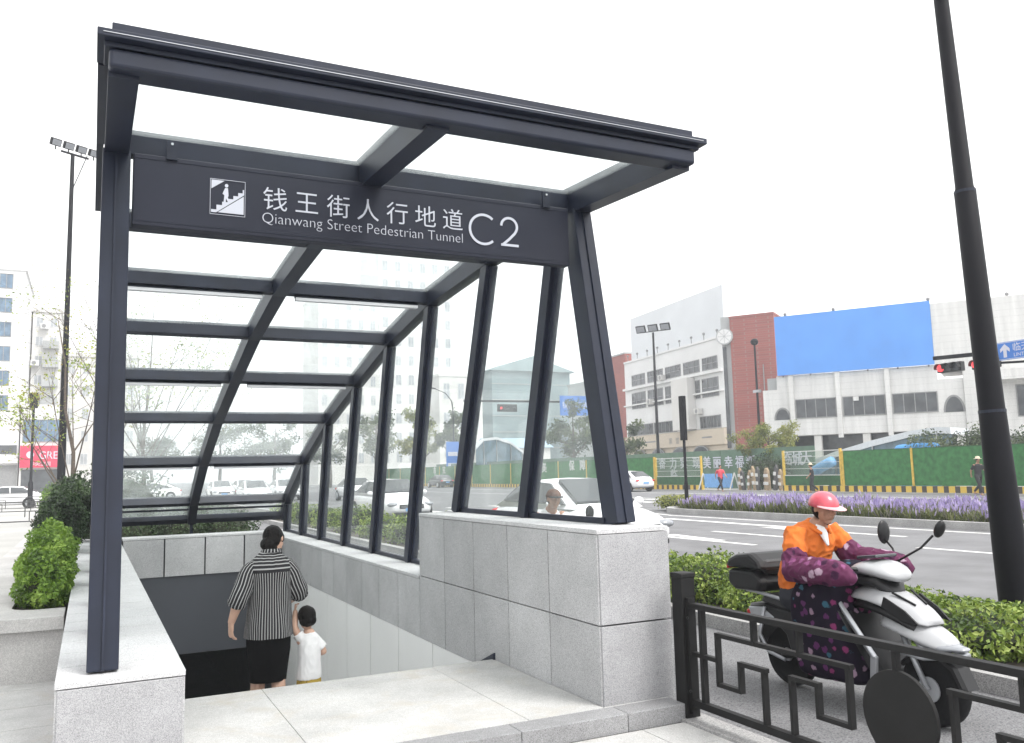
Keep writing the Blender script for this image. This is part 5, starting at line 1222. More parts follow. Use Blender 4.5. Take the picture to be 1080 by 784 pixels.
def lf(o, e):
    """local frame of a facade: x along it, y into the building, z up"""
    e = Vector((e[0],e[1],0)).normalized(); n_ = Vector((e.y,-e.x,0)) if (Vector((e.y,-e.x,0)).dot(Vector((o[0]+2.9,o[1]+4.7,0))) > 0) else Vector((-e.y,e.x,0))
    return Matrix(((e.x,n_.x,0,o[0]),(e.y,n_.y,0,o[1]),(0,0,1,0),(0,0,0,1)))
def window(root, F_, a, b_, z0, z1, gl='win', fr='win_frame', nv=2, nh=0, sill=False):
    """recess frame standing 3 cm proud, glazing bars, one pane"""
    m = MB(F_); t = .07; d0, d1 = -.05, .05
    m.box(a,b_,d0,d1,z0,z0+t); m.box(a,b_,d0,d1,z1-t,z1); m.box(a,a+t,d0+.002,d1,z0+t,z1-t); m.box(b_-t,b_,d0+.002,d1,z0+t,z1-t)
    for k in range(1,nv): x = a+(b_-a)*k/nv; m.box(x-.03,x+.03,d0+.01,d1,z0+t,z1-t)
    for k in range(1,nh+1): z = z0+(z1-z0)*k/(nh+1); m.box(a+t,b_-t,d0+.014,d1,z-.02,z+.02)
    if sill: m.box(a-.1,b_+.1,-.14,-.052,z0-.08,z0)
    f = m.build('window', M[fr], root)
    m = MB(F_); m.box(a+t,b_-t,-.012,.02,z0+t,z1-t); m.build('pane', M[gl], f); return f
def arch_window(root, F_, c, w, z0, h, gl='win'):
    pts = [(c-w/2,z0)]+[(c-w/2*math.cos(PI*k/16), z0+h*math.sin(PI*k/16)) for k in range(17)]
    m = MB(F_); m.ribbon([(a,b_) for a,b_ in pts[1:]], .12, lambda a,b_,q: V(a,-.04+q*.5,b_), .16); f = m.build('arch_window', M['win_frame'], root)
    m = MB(F_); m.prism(pts[1:], lambda a,b_,q: V(a,-.02+q,b_), .04); m.build('pane', M[gl], f)
# white office with rows of windows
F1 = lf((52,60.5), (2.5,20.8)); B1 = wthing('office_building', 'white three-storey office building with rows of dark windows and a blank billboard on its roof', 'building', (57,70,-.1))
m = MB(F1); m.box(0,21,.0,12,5.2,13.95); m.build('wall', M['b_white'], B1)
m = MB(F1); m.box(-.02,21.02,-.35,.0,10.9-.25,11.0-.1); m.box(0,21,-.30,.0,8.75,8.9); m.box(0,21,-.12,12,13.952,14.15); m.build('ledge', M['b_white'], B1)
m = MB(F1); m.box(.02,20.98,.05,11.9,-.1,5.198); m.build('shop_wall', M['b_beige'], B1)
m = MB(F1); m.box(.0,21,-.25,.04,3.6,5.15); sf = m.build('shop_fascia', M['b_beige'], B1)
for s_, z in ((4.35,6.75),(8.75,8.55),(14.3,8.55),(11.5,10.95)):
    m = MB(F1); m.box(s_-.42,s_+.42,-.62,-.06,z,z+.6); q = m.build('air_conditioner', M['b_pale'], B1, bevel=.03); m = MB(F1); m.lathe([(.22,-.01),(.22,.0)], 16, (s_-.08,-.63,z+.3), 'y'); m.build('fan_grille', M['win_frame'], q)
for s_ in (3.2,4.6,6.0): text('shop_character', '面馆家'[int(s_)//2-1], .75, F1 @ Matrix(((-1,0,0,12.5-s_*1.0),(0,0,-1,-.26),(0,1,0,4.15),(0,0,0,1))) if False else F1 @ Matrix(((-1,0,0,s_+4.6),(0,0,1,-.27),(0,1,0,4.0),(0,0,0,1))), M['win_frame'], B1)
m = MB(F1)
for a, b_ in ((13.6,17.2),(2.2,4.0)): m.box(a,b_,-.262,-.252,4.3,4.45)
m.build('fascia_line', M['win_frame'], sf)
for c in (17.6,13.2,8.6,4.4):
    arch_window(B1, F1 @ Matrix.Translation((0,-.21,0)), c, 3.4, 2.3, 1.25)
for a, b_ in ((15.9,19.2),(11.75,15.3),(7.9,11.2),(4.2,7.4),(.9,3.7)): window(B1, F1, a, b_, 10.55+.5, 12.1+.25, nv=3, nh=1)
for a, b_ in ((15.9,19.3),(11.9,15.4),(8.8,11.4),(4.3,5.2),(.9,3.9)): window(B1, F1, a, b_, 8.35, 10.25, nv=3, nh=1)
for a, b_ in ((14.4,20.6),(9.2,14.2),(.8,4.6)): window(B1, F1, a, b_, 5.25, 6.5, nv=6, nh=0)
m = MB(F1); m.box(5.3,8.6,-.9,-.02,5.3,10.6); m.build('sign_box', M['b_pale'], B1)
m = MB(F1); m.box(.2,20,.5,1.0,13.8,19.3); m.build('roof_billboard', M['b_board'], B1)
m = MB(F1)
for k in range(9): m.bar((.6+k*2.4,-.1,14.15),(.6+k*2.4,-.1,14.7), .06, .06, (0,1,0)); m.ball((.6+k*2.4,-.1,14.75), .14, 8, 5)
m.build('roof_lamps', M['win_frame'], B1)
m = MB(F1); m.box(21.3,25,.3,11,-.1,15.3); rb = m.build('brick_wing', M['b_brick'], B1)
m = MB(F1); m.box(21.25,25.05,.2,11.1,15.302,15.5); m.build('coping', M['b_grey'], rb)
# brick tower
FT = lf((52.2,60.2), (.563,-.826)); BT = wthing('brick_tower', 'windowless red brick tower block between the white office and the building with the blue panel', 'building', (56,61,-.1))
m = MB(FT); m.box(.5,4.7,0,9,-.1,15.7); m.build('wall', M['b_brick'], BT); m = MB(FT); m.box(.45,4.75,-.05,9.05,15.702,15.9); m.build('coping', M['b_brick'], BT)
m = MB(FT); m.box(-.45,.48,.25,6,-.1,15.95); m.build('pier', M['b_grey'], BT)
m = MB(FT); m.box(-.35,.0,.05,.245,3.2,13.0); m.build('dark_recess', M['win'], BT)
for z in range(5): pass
m = MB(FT); m.lathe([(.82,-.12),(.82,.0)], 24, (-.05,0,14.0), 'y'); rg = m.build('round_sign', M['b_grey'], BT); m = MB(FT); m.lathe([(.70,-.128),(.70,-.122)], 24, (-.05,0,14.0), 'y'); m.build('sign_face', M['b_white'], rg)
for k in range(4):
    a = PI*k/4; m = MB(FT); m.bar((-.05-.66*math.cos(a),-.135,14-.66*math.sin(a)),(-.05+.66*math.cos(a),-.135,14+.66*math.sin(a)), .05, .004+.001*k, (0,1,0)); m.build('spoke', M['b_grey'], rg)
m = MB(FT); m.tube([(3.5,-.06,4),(3.5,-.06,11)], .05, 8); m.build('drain_pipe', M['win_frame'], BT)
# white building with the blue board
F2 = lf((48,36), (-.5632,.8263)); B2 = wthing('commercial_building', 'white commercial building topped by a large plain blue panel, with arched windows at both ends', 'building', (51,40,-.1))
m = MB(F2); m.box(-3.0,10.3,0,9,3.55,7.0); m.box(-1.45,9.25,.0,.4,7.002,8.0); m.build('wall', M['b_tile'], B2)
m = MB(F2); m.box(-2.9,10.2,1.6,8.9,-.1,3.548); m.build('ground_floor', M['win'], B2)
for s_ in (9.8,6.6,3.3,0.,-2.6):
    m = MB(F2); m.box(s_-.25,s_+.25,.1,.6,-.1,3.545); m.build('column', M['b_pale'], B2)
for s_ in (8.2,4.95,1.67):
    m = MB(F2); m.box(s_-.16,s_+.16,-.22,-.002,3.3,8.25); m.build('pilaster', M['b_tile'], B2)
for a, b_ in ((5.15,8.0),(1.88,4.72),(-1.4,1.45)):
    f = window(B2, F2, a, b_, 4.78, 6.2, 'win', 'win_frame', 4, 0)
arch_window(B2, F2, 8.95, 1.1, 4.75, .85); arch_window(B2, F2, -2.35, 1.2, 4.72, 1.1)
m = MB(F2); m.box(-1.38,9.1,-.30,-.05,8.02,12.42); bl = m.build('blue_panel', M['b_blue'], B2)
m = MB(F2)
for k in range(6): m.bar((-1.0+k*1.95,.0,7.9),(-1.0+k*1.95,.9,12.0), .1, .1, (1,0,0))
m.build('panel_struts', M['win_frame'], B2)
for s_ in (8.3,4.9,-1.3):
    m = MB(F2); m.ball((s_,-.2,12.55), (.13,.13,.13), 8, 6); m.build('panel_lamp', M['win_frame'], bl)
m = MB(F2); m.box(9.3,10.0,.3,1.5,7.002,7.9); m.build('roof_box', M['b_grey'], B2)
m = MB(F2); m.box(3.6,3.95,-.30,-.23,5.85,6.15); m.build('wall_lamp', M['b_tile'], B2)
B3 = wthing('commercial_building', 'taller blank white building at the right edge, behind the signal gantry and street pole', 'building', (54,30,-.1))
m = MB(F2); m.box(-14,-3.02,-.2,10,3.0,12.2); m.box(-3.02,-1.39,-.25,9.9,8.002,12.2); m.build('wall', M['b_tile'], B3); m = MB(F2); m.box(-13.9,-3.1,.8,9.9,-.1,2.998); m.build('ground_floor', M['win_frame'], B3)
for a, b_ in ((-9.0,-6.0),(-12.6,-9.6)): window(B3, F2 @ Matrix.Translation((0,-.2,0)), a, b_, 4.2, 6.3, 'win', 'win_frame', 4)
m = MB(F2); m.box(-13.95,-4.6,-1.5,-.21,6.6,7.3); m.build('balcony_band', M['b_tile'], B3)
m = MB(F2); m.box(-4.2,-4.05,-.3,-.21,3.4,6.6); m.build('drain_pipe', M['win_frame'], B3)
m = MB(F2)
for s_ in (-4.2,-6,-8): m.ball((s_,.0,12.35), .13, 8, 6)
m.build('roof_lamps', M['win_frame'], B3)
# buildings far up the street, seen through the canopy glass
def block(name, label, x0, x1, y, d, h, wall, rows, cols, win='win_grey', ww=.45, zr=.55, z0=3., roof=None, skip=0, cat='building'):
    o = wthing(name, label, cat, ((x0+x1)/2,y+d/2,-.1)); m = MB(); m.box(x0,x1,y,y+d,-.1,h); m.build('wall', M[wall], o)
    m = MB(); m.box(x0-.15,x1+.15,y-.15,y+d+.15,h+.002,h+.5); m.build('parapet', M[wall], o)
    Fb = Matrix.Translation((0,y,0)); cw = (x1-x0)/cols; rh = (h-z0)/rows
    for r_ in range(rows):
        for c in range(cols):
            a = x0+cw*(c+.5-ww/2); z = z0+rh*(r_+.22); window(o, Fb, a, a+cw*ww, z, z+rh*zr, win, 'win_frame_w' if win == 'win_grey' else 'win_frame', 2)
    return o
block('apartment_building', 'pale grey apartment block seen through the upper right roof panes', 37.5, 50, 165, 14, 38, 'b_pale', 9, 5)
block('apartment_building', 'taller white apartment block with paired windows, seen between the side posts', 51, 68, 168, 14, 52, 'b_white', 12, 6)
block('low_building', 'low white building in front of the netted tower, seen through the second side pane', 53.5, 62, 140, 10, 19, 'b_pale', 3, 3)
nb = wthing('netted_building', 'building under teal scaffold netting with a shallow gable roof, seen through the side glass', 'building', (82,175,-.1))
m = MB(); m.box(77,97,168,184,-.1,24); m.build('netting', M['b_teal'], nb); m = MB(); m.add([(76,167,24.0),(98,167,24.0),(87,167,27.5),(76,185,24.0),(98,185,24.0),(87,185,27.5)], [(0,1,2),(5,4,3),(0,3,4,1),(1,4,5,2),(2,5,3,0)]); m.build('roof', M['b_teal'], nb)
m = MB()
for k in range(6): m.box(76.9,97.1,167.9,167.99,3+k*3.6,3.15+k*3.6)
m.build('scaffold_lines', M['b_grey'], nb)
block('grey_building', 'grey stepped building faintly visible through the front side pane beside the front leg', 93, 108, 150, 12, 20, 'b_grey', 5, 5)
M['shed_roof'] = mat('faded_blue_roof', (.26,.36,.46), .6)
sh_ = wthing('blue_roof_shed', 'low shed with a light blue roof behind the far white arched canopy', 'shed', (60,120,-.1))
m = MB(); m.box(54,64,118,126,-.1,5.2); m.build('wall', M['b_pale'], sh_); m = MB(); m.add([(53.5,117.5,5.2),(64.5,117.5,5.2),(64.5,122,6.9),(53.5,122,6.9),(53.5,126.5,5.2),(64.5,126.5,5.2)], [(0,1,2,3),(3,2,5,4),(0,3,4),(1,5,2),(0,4,5,1)]); m.build('roof', M['shed_roof'], sh_)
# the left side: buildings beyond the crossing
BA = block('apartment_building', 'white apartment block with a column of blue windows at the far left edge', -31, -9.75, 100, 16, 24.3, 'b_white', 6, 6, 'win_blue', .36, .62, 8.6)
m = MB(); m.box(-20,-9.9,99.9,100-.002,4.6,5.5); m.build('strip_window', M['win'], BA); m = MB(); m.box(-31,-9.74,99.5,99.99,3.6,4.2); m.build('canopy_band', M['b_white'], BA)
m = MB(); m.box(-30.8,-9.8,99.96,99.995,-.1,3.4); m.build('shopfront', M['win_frame'], BA)
BB = block('apartment_building', 'grey-beige apartment block with balconies beside the white block at far left', -9.6, -6.6, 112, 16, 22, 'b_pale', 6, 2, 'win_grey', .55, .5, 8)
for k in range(5):
    m = MB(); m.box(-8.4,-6.7,111.0,111.94,8.3+k*2.3,9.2+k*2.3); m.build('balcony', M['b_grey'], BB)
for k, (x, z) in enumerate(((-9.2,10.6),(-9.2,15.4),(-7.4,12.9),(-7.4,17.7),(-8.3,19.9))):
    m = MB(); m.box(x-.45,x+.45,111.3,111.96,z,z+.65); q = m.build('air_conditioner', M['b_white'], BB, bevel=.03); m = MB(); m.lathe([(.24,-.01),(.24,.0)], 16, (x-.08,111.29,z+.33), 'y'); m.build('fan_grille', M['win_frame'], q)
for k, (x, z) in enumerate(((-12.6,12.0),(-12.6,17.3),(-15.8,14.6))):
    m = MB(); m.box(x-.45,x+.45,99.3,99.97,z,z+.65); q = m.build('air_conditioner', M['b_pale'], BA, bevel=.03); m = MB(); m.lathe([(.24,-.01),(.24,.0)], 16, (x-.08,99.29,z+.33), 'y'); m.build('fan_grille', M['win_frame'], q)
BCc = block('low_building', 'pale lower block behind the mast and the sparse tree at far left', -6.3, 2.5, 118, 14, 17.5, 'b_pale', 5, 5, 'win_grey', .5, .5, 3)
sp = wthing('shop', 'corner shop with a red signboard and blue windows above it, far left', 'shop', (-7.5,102,-.1))
m = MB(); m.box(-9.6,-5.4,99.6,108,-.1,9.8); m.build('wall', M['b_pale'], sp); m = MB(); m.box(-9.55,-5.45,99.2,99.59,3.1,5.4); m.build('signboard', M['sign_red'] if 'sign_red' in M else mat('red_signboard', (.55,.02,.07), .5, var=.08), sp)
text('shop_lettering', 'GREE', 1.15, face_y(-7.75,99.18,4.0), M['white_letter'], sp, thin=.0, width=2.2); text('shop_line', '中央空调', .5, face_y(-8.6,99.18,3.3), M['white_letter'], sp)
m = MB(); m.lathe([(.36,-.02),(.36,.0)], 18, (-8.6,99.19,4.45), 'y'); m.build('shop_mark', M['white_letter'], sp)
Fs = Matrix.Translation((0,99.59,0)); window(sp, Fs, -9.4, -5.6, 5.8, 8.2, 'win_blue', 'win_frame', 5, 1)
m = MB(); m.box(-9.4,-5.6,99.56,99.598,0,2.9); m.build('shopfront', M['win'], sp)

# ------------------------------------------------------------------ trees and bushes across the street
tree('street_tree', 'small yellow-green tree behind the hoarding gap, below the red brick tower', (38.9,40.6,-.1), 4.1, 2.0, 2.7, 5200, .17, M['leaf_yellow'], .12, None, 31, 7)
shrub('round_shrub', 'dark round bush behind the wooden barricade posts in the hoarding gap', 'shrub', (36.6,38.6,-.1), in_ball((36.6,38.6,1.05), (1.5,1.6,1.15)), 3600, .16, M['leaf_dark'], None, 5, .8, .5, lumf(1.2,60), lambda b: b.ball((36.6,38.6,.95),(1.1,1.2,.85),12,8), 60)
for k, (y, x, h_, lab) in enumerate(((27.0,37.6,3.0,'leafy bush above the green hoarding, left of the street pole'),(24.3,38.2,3.2,'middle leafy bush above the green hoarding, next to the street pole'),(21.2,38.0,3.0,'leafy bush above the green hoarding, just behind the street pole'),(18.2,38.2,3.1,'leafy bush above the green hoarding at the right edge'))):
    shrub('tall_bush', lab, 'bush', (x,y,-.1), in_ball((x,y,h_*.55), (1.3,1.8,h_*.5)), 3200, .17, M['leaf_tree'], 'bushes behind the green hoarding', 6, 1.5, .6, lumf(1.2,70+k), lambda b, x=x, y=y, h_=h_: b.ball((x,y,h_*.5),(.9,1.3,h_*.36),12,8), 70+k)
tree('street_tree', 'dusty green tree behind the hoarding, seen through the pane beside the front canopy leg', (40.5,70,-.1), 7.6, 3.2, 4.6, 4200, .30, M['leaf_tree'], .2, 'trees across the street', 33, 8)
tree('street_tree', 'broad dusty bush-like tree low behind the hoarding, left of the netted building', (41,62.5,-.1), 4.6, 2.6, 2.6, 3000, .28, M['leaf_tree'], .16, 'trees across the street', 34, 7)
for k, (x, y, h_, cr, lab) in enumerate(((36.8,104,11.6,3.4,'tall leafy street tree left of the curved street lamp, seen between the side posts'),(41.0,103,12.0,3.0,'tall leafy street tree just right of the curved street lamp, seen between the side posts'),(33,112,11,3.6,'leafy tree seen behind the third side post'),(27.5,116,9,3.8,'pale leafy tree seen through the fourth side pane'),(21,122,9.5,4.2,'broad tree seen through the right roof panes at the far end of the street'),(14,126,9.5,4.4,'broad tree seen through the right roof panes, near the centre rib'),(5,128,8.5,4.2,'broad tree seen through the left roof panes, near the centre rib'),(-1,124,8,4.,'broad tree seen low through the left roof panes'))):
    tree('street_tree', lab, (x,y,-.1), h_, cr, h_*.6, 2600, .42, M['leaf_yellow'] if k == 0 else M['leaf_tree'], .25, 'trees up the street', 40+k, 7)

# ------------------------------------------------------------------ cars
def sedan(label, loc, rz, paint='white_paint', group=None):
    o = thing('parked_car' if False else 'car', label, 'car', loc, group, rz); L, W = 4.6, .90
    st = [(-2.30,.62,.42,.60,.72),(-2.22,.76,.30,.62,.90),(-1.85,.86,.24,.64,1.00),(-1.2,.895,.20,.66,1.00),(-.2,.90,.19,.66,.96),(.8,.90,.19,.66,.95),(1.25,.885,.20,.66,.93),(1.75,.85,.22,.62,.84),(2.15,.74,.28,.56,.72),(2.30,.56,.40,.50,.60)]
    m = MB(); rings = []
    for y, w_, zb, zm, zt in st:
        h_ = [(w_*.80,zb),(w_*.97,zb+.10),(w_,zm),(w_*.96,zm+(zt-zm)*.62),(w_*.80,zt-.02),(w_*.4,zt+.015)]
        rings.append([Vector((x,y,z)) for x,z in h_]+[Vector((-x,y,z)) for x,z in reversed(h_)])
    m.loft(rings, True); m.build('body', M[paint], o, smooth=True, subs=2)
    c = [(-1.95,.70,.98),(-1.05,.585,1.405),(-.2,.60,1.45),(.25,.585,1.425),(1.22,.70,.955)]
    m = MB(); rings = []
    for y, wt, z in c:
        base = .90; rings.append([Vector((.80,y,base)), Vector((wt+.02 if z > 1.2 else .76,y,max(base+.01,z-.05))), Vector((wt*.85,y,z)), Vector((0,y,z+.02)), Vector((-wt*.85,y,z)), Vector((-(wt+.02) if z > 1.2 else -.76,y,max(base+.01,z-.05))), Vector((-.80,y,base))])
    m.loft(rings, True); m.build('cabin', M[paint], o, smooth=True)
    def pane(name, q, off):
        q = [Vector(p) for p in q]; off = Vector(off); m = MB(); m.add([p+off for p in q]+[p-off for p in q], [(0,1,2,3),(7,6,5,4),(0,4,5,1),(1,5,6,2),(2,6,7,3),(3,7,4,0)]); m.build(name, M['carglass'], o)
    pane('windshield', [(-.62,1.16,1.0),(.62,1.16,1.0),(.53,.34,1.405),(-.53,.34,1.405)], (0,.022,.045)); pane('rear_window', [(-.60,-1.84,1.035),(.60,-1.84,1.035),(.51,-1.13,1.375),(-.51,-1.13,1.375)], (0,-.022,.045))
    for e in (-1,1):
        pane('side_window', [(e*.775,-.28,.99),(e*.765,.98,.985),(e*.62,.22,1.36),(e*.625,-.25,1.385)], (e*.03,0,.012)); pane('side_window', [(e*.765,-1.60,1.01),(e*.775,-.36,.99),(e*.625,-.33,1.385),(e*.61,-1.02,1.345)], (e*.03,0,.012))
        m = MB(); m.ball((e*.97,.82,1.0), (.11,.07,.075), 10, 7); m.bar((e*.80,.85,.97),(e*.93,.83,.98), .04, .03); m.build('wing_mirror', M[paint], o, smooth=True)
        m = MB(); m.ball((e*.60,2.13,.635), (.20,.13,.075), 12, 7); m.build('headlight', M['lamp_glass'], o, smooth=True)
        m = MB(); m.ball((e*.64,-2.20,.77), (.18,.07,.08), 10, 7); m.build('tail_light', M['red_lens'], o, smooth=True)
        for y in (-1.42,1.40):
            m = MB(); m.lathe([(.22,.06),(.31,.11),(.325,0),(.31,-.11),(.22,-.06)], 24, (e*.80,y,.325), 'x'); w_ = m.build('wheel', M['rubber'], o, smooth=True)
            m = MB(); m.lathe([(.20,-.05),(.22,-.02),(.22,.02),(.20,.05)], 20, (e*.885,y,.325), 'x'); m.build('rim', M['steel'], w_)
        for y in (-1.42,1.40): m = MB(); m.lathe([(.375,-.03),(.375,.02)], 20, (e*.872,y,.335), 'x'); m.build('wheel_arch', M['black'], o)
    m = MB(); m.box(-.42,.42,2.225,2.30,.50,.64); g_ = m.build('grille', M['black'], o, bevel=.02)
    for z in (.54,.58): m = MB(); m.box(-.40,.40,2.302,2.31,z,z+.012); m.build('grille_bar', M['chrome'], g_)
    m = MB(); m.box(-.60,.60,2.18,2.27,.29,.38); m.build('lower_intake', M['black'], o, bevel=.02); m = MB(); m.box(-.22,.22,2.30,2.318,.42,.52); m.build('number_plate', M['blue_board'], o)
    m = MB(); m.box(-.22,.22,-2.325,-2.29,.56,.68); m.build('number_plate', M['blue_board'], o); return o
c0 = sedan('white saloon car close behind the tall granite pier, nose towards the right', (5.75,10.2,-.165), PI, group='cars on the street')
c1 = dup(c0, (6.6,24.5,-.165), PI, 'white car facing the camera, seen through the side glass beyond the low wall', 'cars on the street')
c2 = dup(c0, (31.9,47.6,-.165), 0, 'white car in front of the green hoarding, right of the front canopy leg', 'cars on the street')
cb = sedan('black saloon car far up the street before the hoarding, seen between the side posts', (33.2,88,-.165), 0, 'black_paint', 'cars on the street')
for x, y, rz, lab in ((6.5,52,PI,'leftmost white car of the far traffic seen through the right roof panes'),(9.6,58,PI,'second white car of the far traffic seen through the lowest right roof panes'),(12.6,50,PI,'white car of the far traffic nearest the right canopy rib'),(9.3,74,PI,'white car at the back of the far traffic seen through the right roof panes'),(6.3,66,PI,'small distant white car left in the far traffic seen through the roof panes'),(-7.9,62,PI/2,'white car on the crossing at the far left edge'),(1.5,70,PI/2,'distant white car seen through the lowest left roof panes')):
    dup(c0, (x,y,-.165), rz, lab, 'cars on the street')

# ------------------------------------------------------------------ people across the street and a second rider
def walker(label, loc, rz, top, legs, H=1.68, stride=.3, hat=None, arms=.25, loose=False):
    o = thing('person', label, 'person', loc, None, rz); k = H/1.68; b = MB(); S_ = lambda *a: V(*a)*k
    b.tube([S_(0,0,.86), S_(0,0,1.0), S_(0,.01,1.2), S_(0,.02,1.36), S_(0,.02,1.43)], [.15*k,.135*k,.15*k,.15*k,.08*k], 12, ry=[.1*k,.095*k,.105*k,.09*k,.06*k], up=(0,1,0), dome=True)
    b.tube([S_(0,.02,1.4), S_(0,.04,1.5)], [.055*k,.052*k], 10); add_head(b, S_(0,.06,1.575), V(0,1,-.05), V(0,.05,1), .215*k)
    J = []
    for e in (-1,1):
        h_ = S_(e*.09,0,.86); kn = S_(e*.10,e*stride*.55+.05,.47); an = S_(e*.10,e*stride*1.1-(.18 if e < 0 else 0),.09+(.06 if e < 0 else 0)); J.append((h_,kn,an))
        b.tube([h_, h_.lerp(kn,.5), kn], [.085*k,.075*k,.056*k], 10, dome=True); b.tube([kn, kn.lerp(an,.35), an], [.055*k,.052*k,.034*k], 10, dome=True)
        b.tube([an+S_(0,-.05,-.05), an+S_(0,.05,-.055), an+S_(0,.14,-.065)], [.035*k,.038*k,.03*k], 8, ry=[.03*k,.034*k,.02*k], dome=True)
        s_ = S_(e*.18,.01,1.36); el = S_(e*.24,-e*arms*.5,1.10); wr = S_(e*.22,-e*arms+.12,.92); J.append((s_,el,wr))
        b.tube([s_,el], [.05*k,.04*k], 8, dome=True); b.tube([el,wr], [.04*k,.028*k], 8, dome=True); add_hand(b, wr, wr-el, V(-e,0,0), V(0,1,0), .17*k, .6)
    fuse(b.build('body', M['skin'], o), .010, 2)
    t = MB(); t.tube([S_(0,0,.80), S_(0,0,1.0), S_(0,.01,1.2), S_(0,.02,1.35), S_(0,.02,1.42)], [.175*k,.165*k,.178*k,.175*k,.085*k], 14, ry=[.13*k,.125*k,.13*k,.115*k,.07*k], up=(0,1,0))
    for i in (1,3): t.tube([J[i][0], J[i][0].lerp(J[i][1],.75)], [.07*k,.065*k], 10)
    fuse(t.build('shirt', top, o), .012, 2); t = MB()
    for i in (0,2): t.tube([J[i][0]+S_(0,0,.05), J[i][0].lerp(J[i][1],.5), J[i][1], J[i][2]+S_(0,0,.03)], [.105*k,.09*k,.072*k,.055*k], 12)
    t.tube([S_(-.06,0,.86),S_(.06,0,.86)], .12*k, 10, dome=True); fuse(t.build('trousers', legs, o), .012, 2)
    q = MB(); q.ball(S_(0,.035,1.615), (.088*k,.10*k,.095*k), 12, 8); hr = q.build('hair', M['hair'], o, smooth=True)
    if hat: q = MB(); q.lathe([(.17*k,0),(.165*k,.02),(.10*k,.03),(.09*k,.11),(.02*k,.13)], 16, S_(0,.05,1.64)); q.build('hat', hat, o, smooth=True)
    return o
M['red_cloth'] = mat('red_sports_shirt', (.62,.06,.09), .7, var=.08); M['straw'] = mat('pale_straw', (.55,.48,.36), .8); M['dark_cloth'] = mat('dark_cloth', (.02,.02,.024), .9)
walker('person running in a red shirt and dark trousers before the light blue barrier board', (34.2,40.2,-.165), PI*.92, M['red_cloth'], M['navy'], 1.70, .42, None, .35)
walker('person in black standing before the mesh screen at the left end of the green hoarding', (34.3,32.3,-.165), PI*.2, M['dark_cloth'], M['dark_cloth'], 1.62, .12, M['straw'], .1)
walker('person in dark clothes and pale hat walking by the hoarding, left of the street pole', (34.2,21.9,-.165), PI*.9, M['dark_cloth'], M['dark_cloth'], 1.72, .25, M['straw'], .3)
s2 = dup(sc, (1.95,3.95,ZR), None, 'second white scooter mostly hidden behind the granite pier, under the rider in a cap')
p2 = wthing('person', 'scooter rider in white shirt and brown cap, head seen through the front side pane', 'person', (1.95,4.1,.3)); b = MB(); X2, Y2 = 1.95, 4.18
b.tube([V(X2,Y2+.14,.52), V(X2,Y2+.10,.72), V(X2,Y2+.04,.90), V(X2,Y2+.01,.98)], [.15,.14,.155,.08], 12, ry=[.11,.10,.105,.07], up=(0,1,0), dome=True); b.tube([V(X2,Y2,.96),V(X2,Y2-.04,1.06)], [.058,.055], 10)
hc2 = V(X2,Y2-.07,1.125); f2v, u2v = V(-.15,-1,-.05), V(0,-.08,1); add_head(b, hc2, f2v, u2v, .225); A2 = []
for e in (-1,1):
    s_, el, wr = V(X2+e*.17,Y2+.04,.93), V(X2+e*.25,Y2-.08,.72), V(X2+e*.29,Y2-.40,.76); A2.append((s_,el,wr)); b.tube([s_,el], [.052,.042], 9, dome=True); b.tube([el,wr], [.042,.03], 9, dome=True); add_hand(b, wr, V(-e*.2,-1,0), V(0,.1,-1), V(-e,0,0), .17, .95)
    h_, k_, a_ = V(X2+e*.09,Y2+.1,.50), V(X2+e*.13,Y2-.30,.46), V(X2+e*.11,Y2-.26,.14); b.tube([h_,k_], [.085,.058], 10, dome=True); b.tube([k_,a_], [.056,.038], 10, dome=True); b.tube([a_+V(0,.05,-.035),a_+V(0,-.14,-.045)], [.036,.03], 8, ry=[.03,.02], dome=True)
fuse(b.build('body', M['skin'], p2), .008, 3); t = MB(); t.tube([V(X2,Y2+.15,.52), V(X2,Y2+.11,.72), V(X2,Y2+.05,.88), V(X2,Y2+.02,.97), V(X2,Y2-.01,1.0)], [.18,.18,.185,.11,.075], 14, ry=[.135,.13,.13,.09,.07], up=(0,1,0))
for s_, el, wr in A2: t.tube([s_, el, el.lerp(wr,.5)], [.075,.065,.055], 10)
fuse(t.build('shirt', M['white_tee'], p2), .010, 2); t = MB()
for e in (-1,1): t.tube([V(X2+e*.09,Y2+.13,.5), V(X2+e*.13,Y2-.30,.46), V(X2+e*.11,Y2-.26,.17)], [.11,.08,.06], 10)
fuse(t.build('trousers', M['navy'], p2), .012, 2)
M['cap'] = mat('brown_cap', (.10,.045,.028), .8, var=.3, scale=14); f, r, u = basis(f2v, u2v); s = .225; q = MB(); rings = []
for i in range(8):
    t_ = PI*.5*i/7; rr = math.cos(t_*.98); rings.append([hc2+u*(.10*s+.42*s*math.sin(t_))-f*.03*s+r*(.40*s*rr*math.cos(a))+f*(.48*s*rr*math.sin(a)) for a in [2*PI*k/20 for k in range(20)]])
q.loft(rings, True); cp = q.build('cap', M['cap'], p2, smooth=True)
q = MB(); q.prism([(math.cos(a)*.38,.30+math.sin(a)*.48) for a in [PI*k/10 for k in range(11)]], lambda a,b_,c: hc2+r*(a*s)+f*(b_*s)+u*(.10*s+c), .012); q.build('peak', M['dark_cloth'], cp)
q = MB(); q.ball(hc2+u*.04*s-f*.14*s, (.35*s,.34*s,.38*s), 14, 9); q.build('hair', M['hair'], p2, smooth=True)
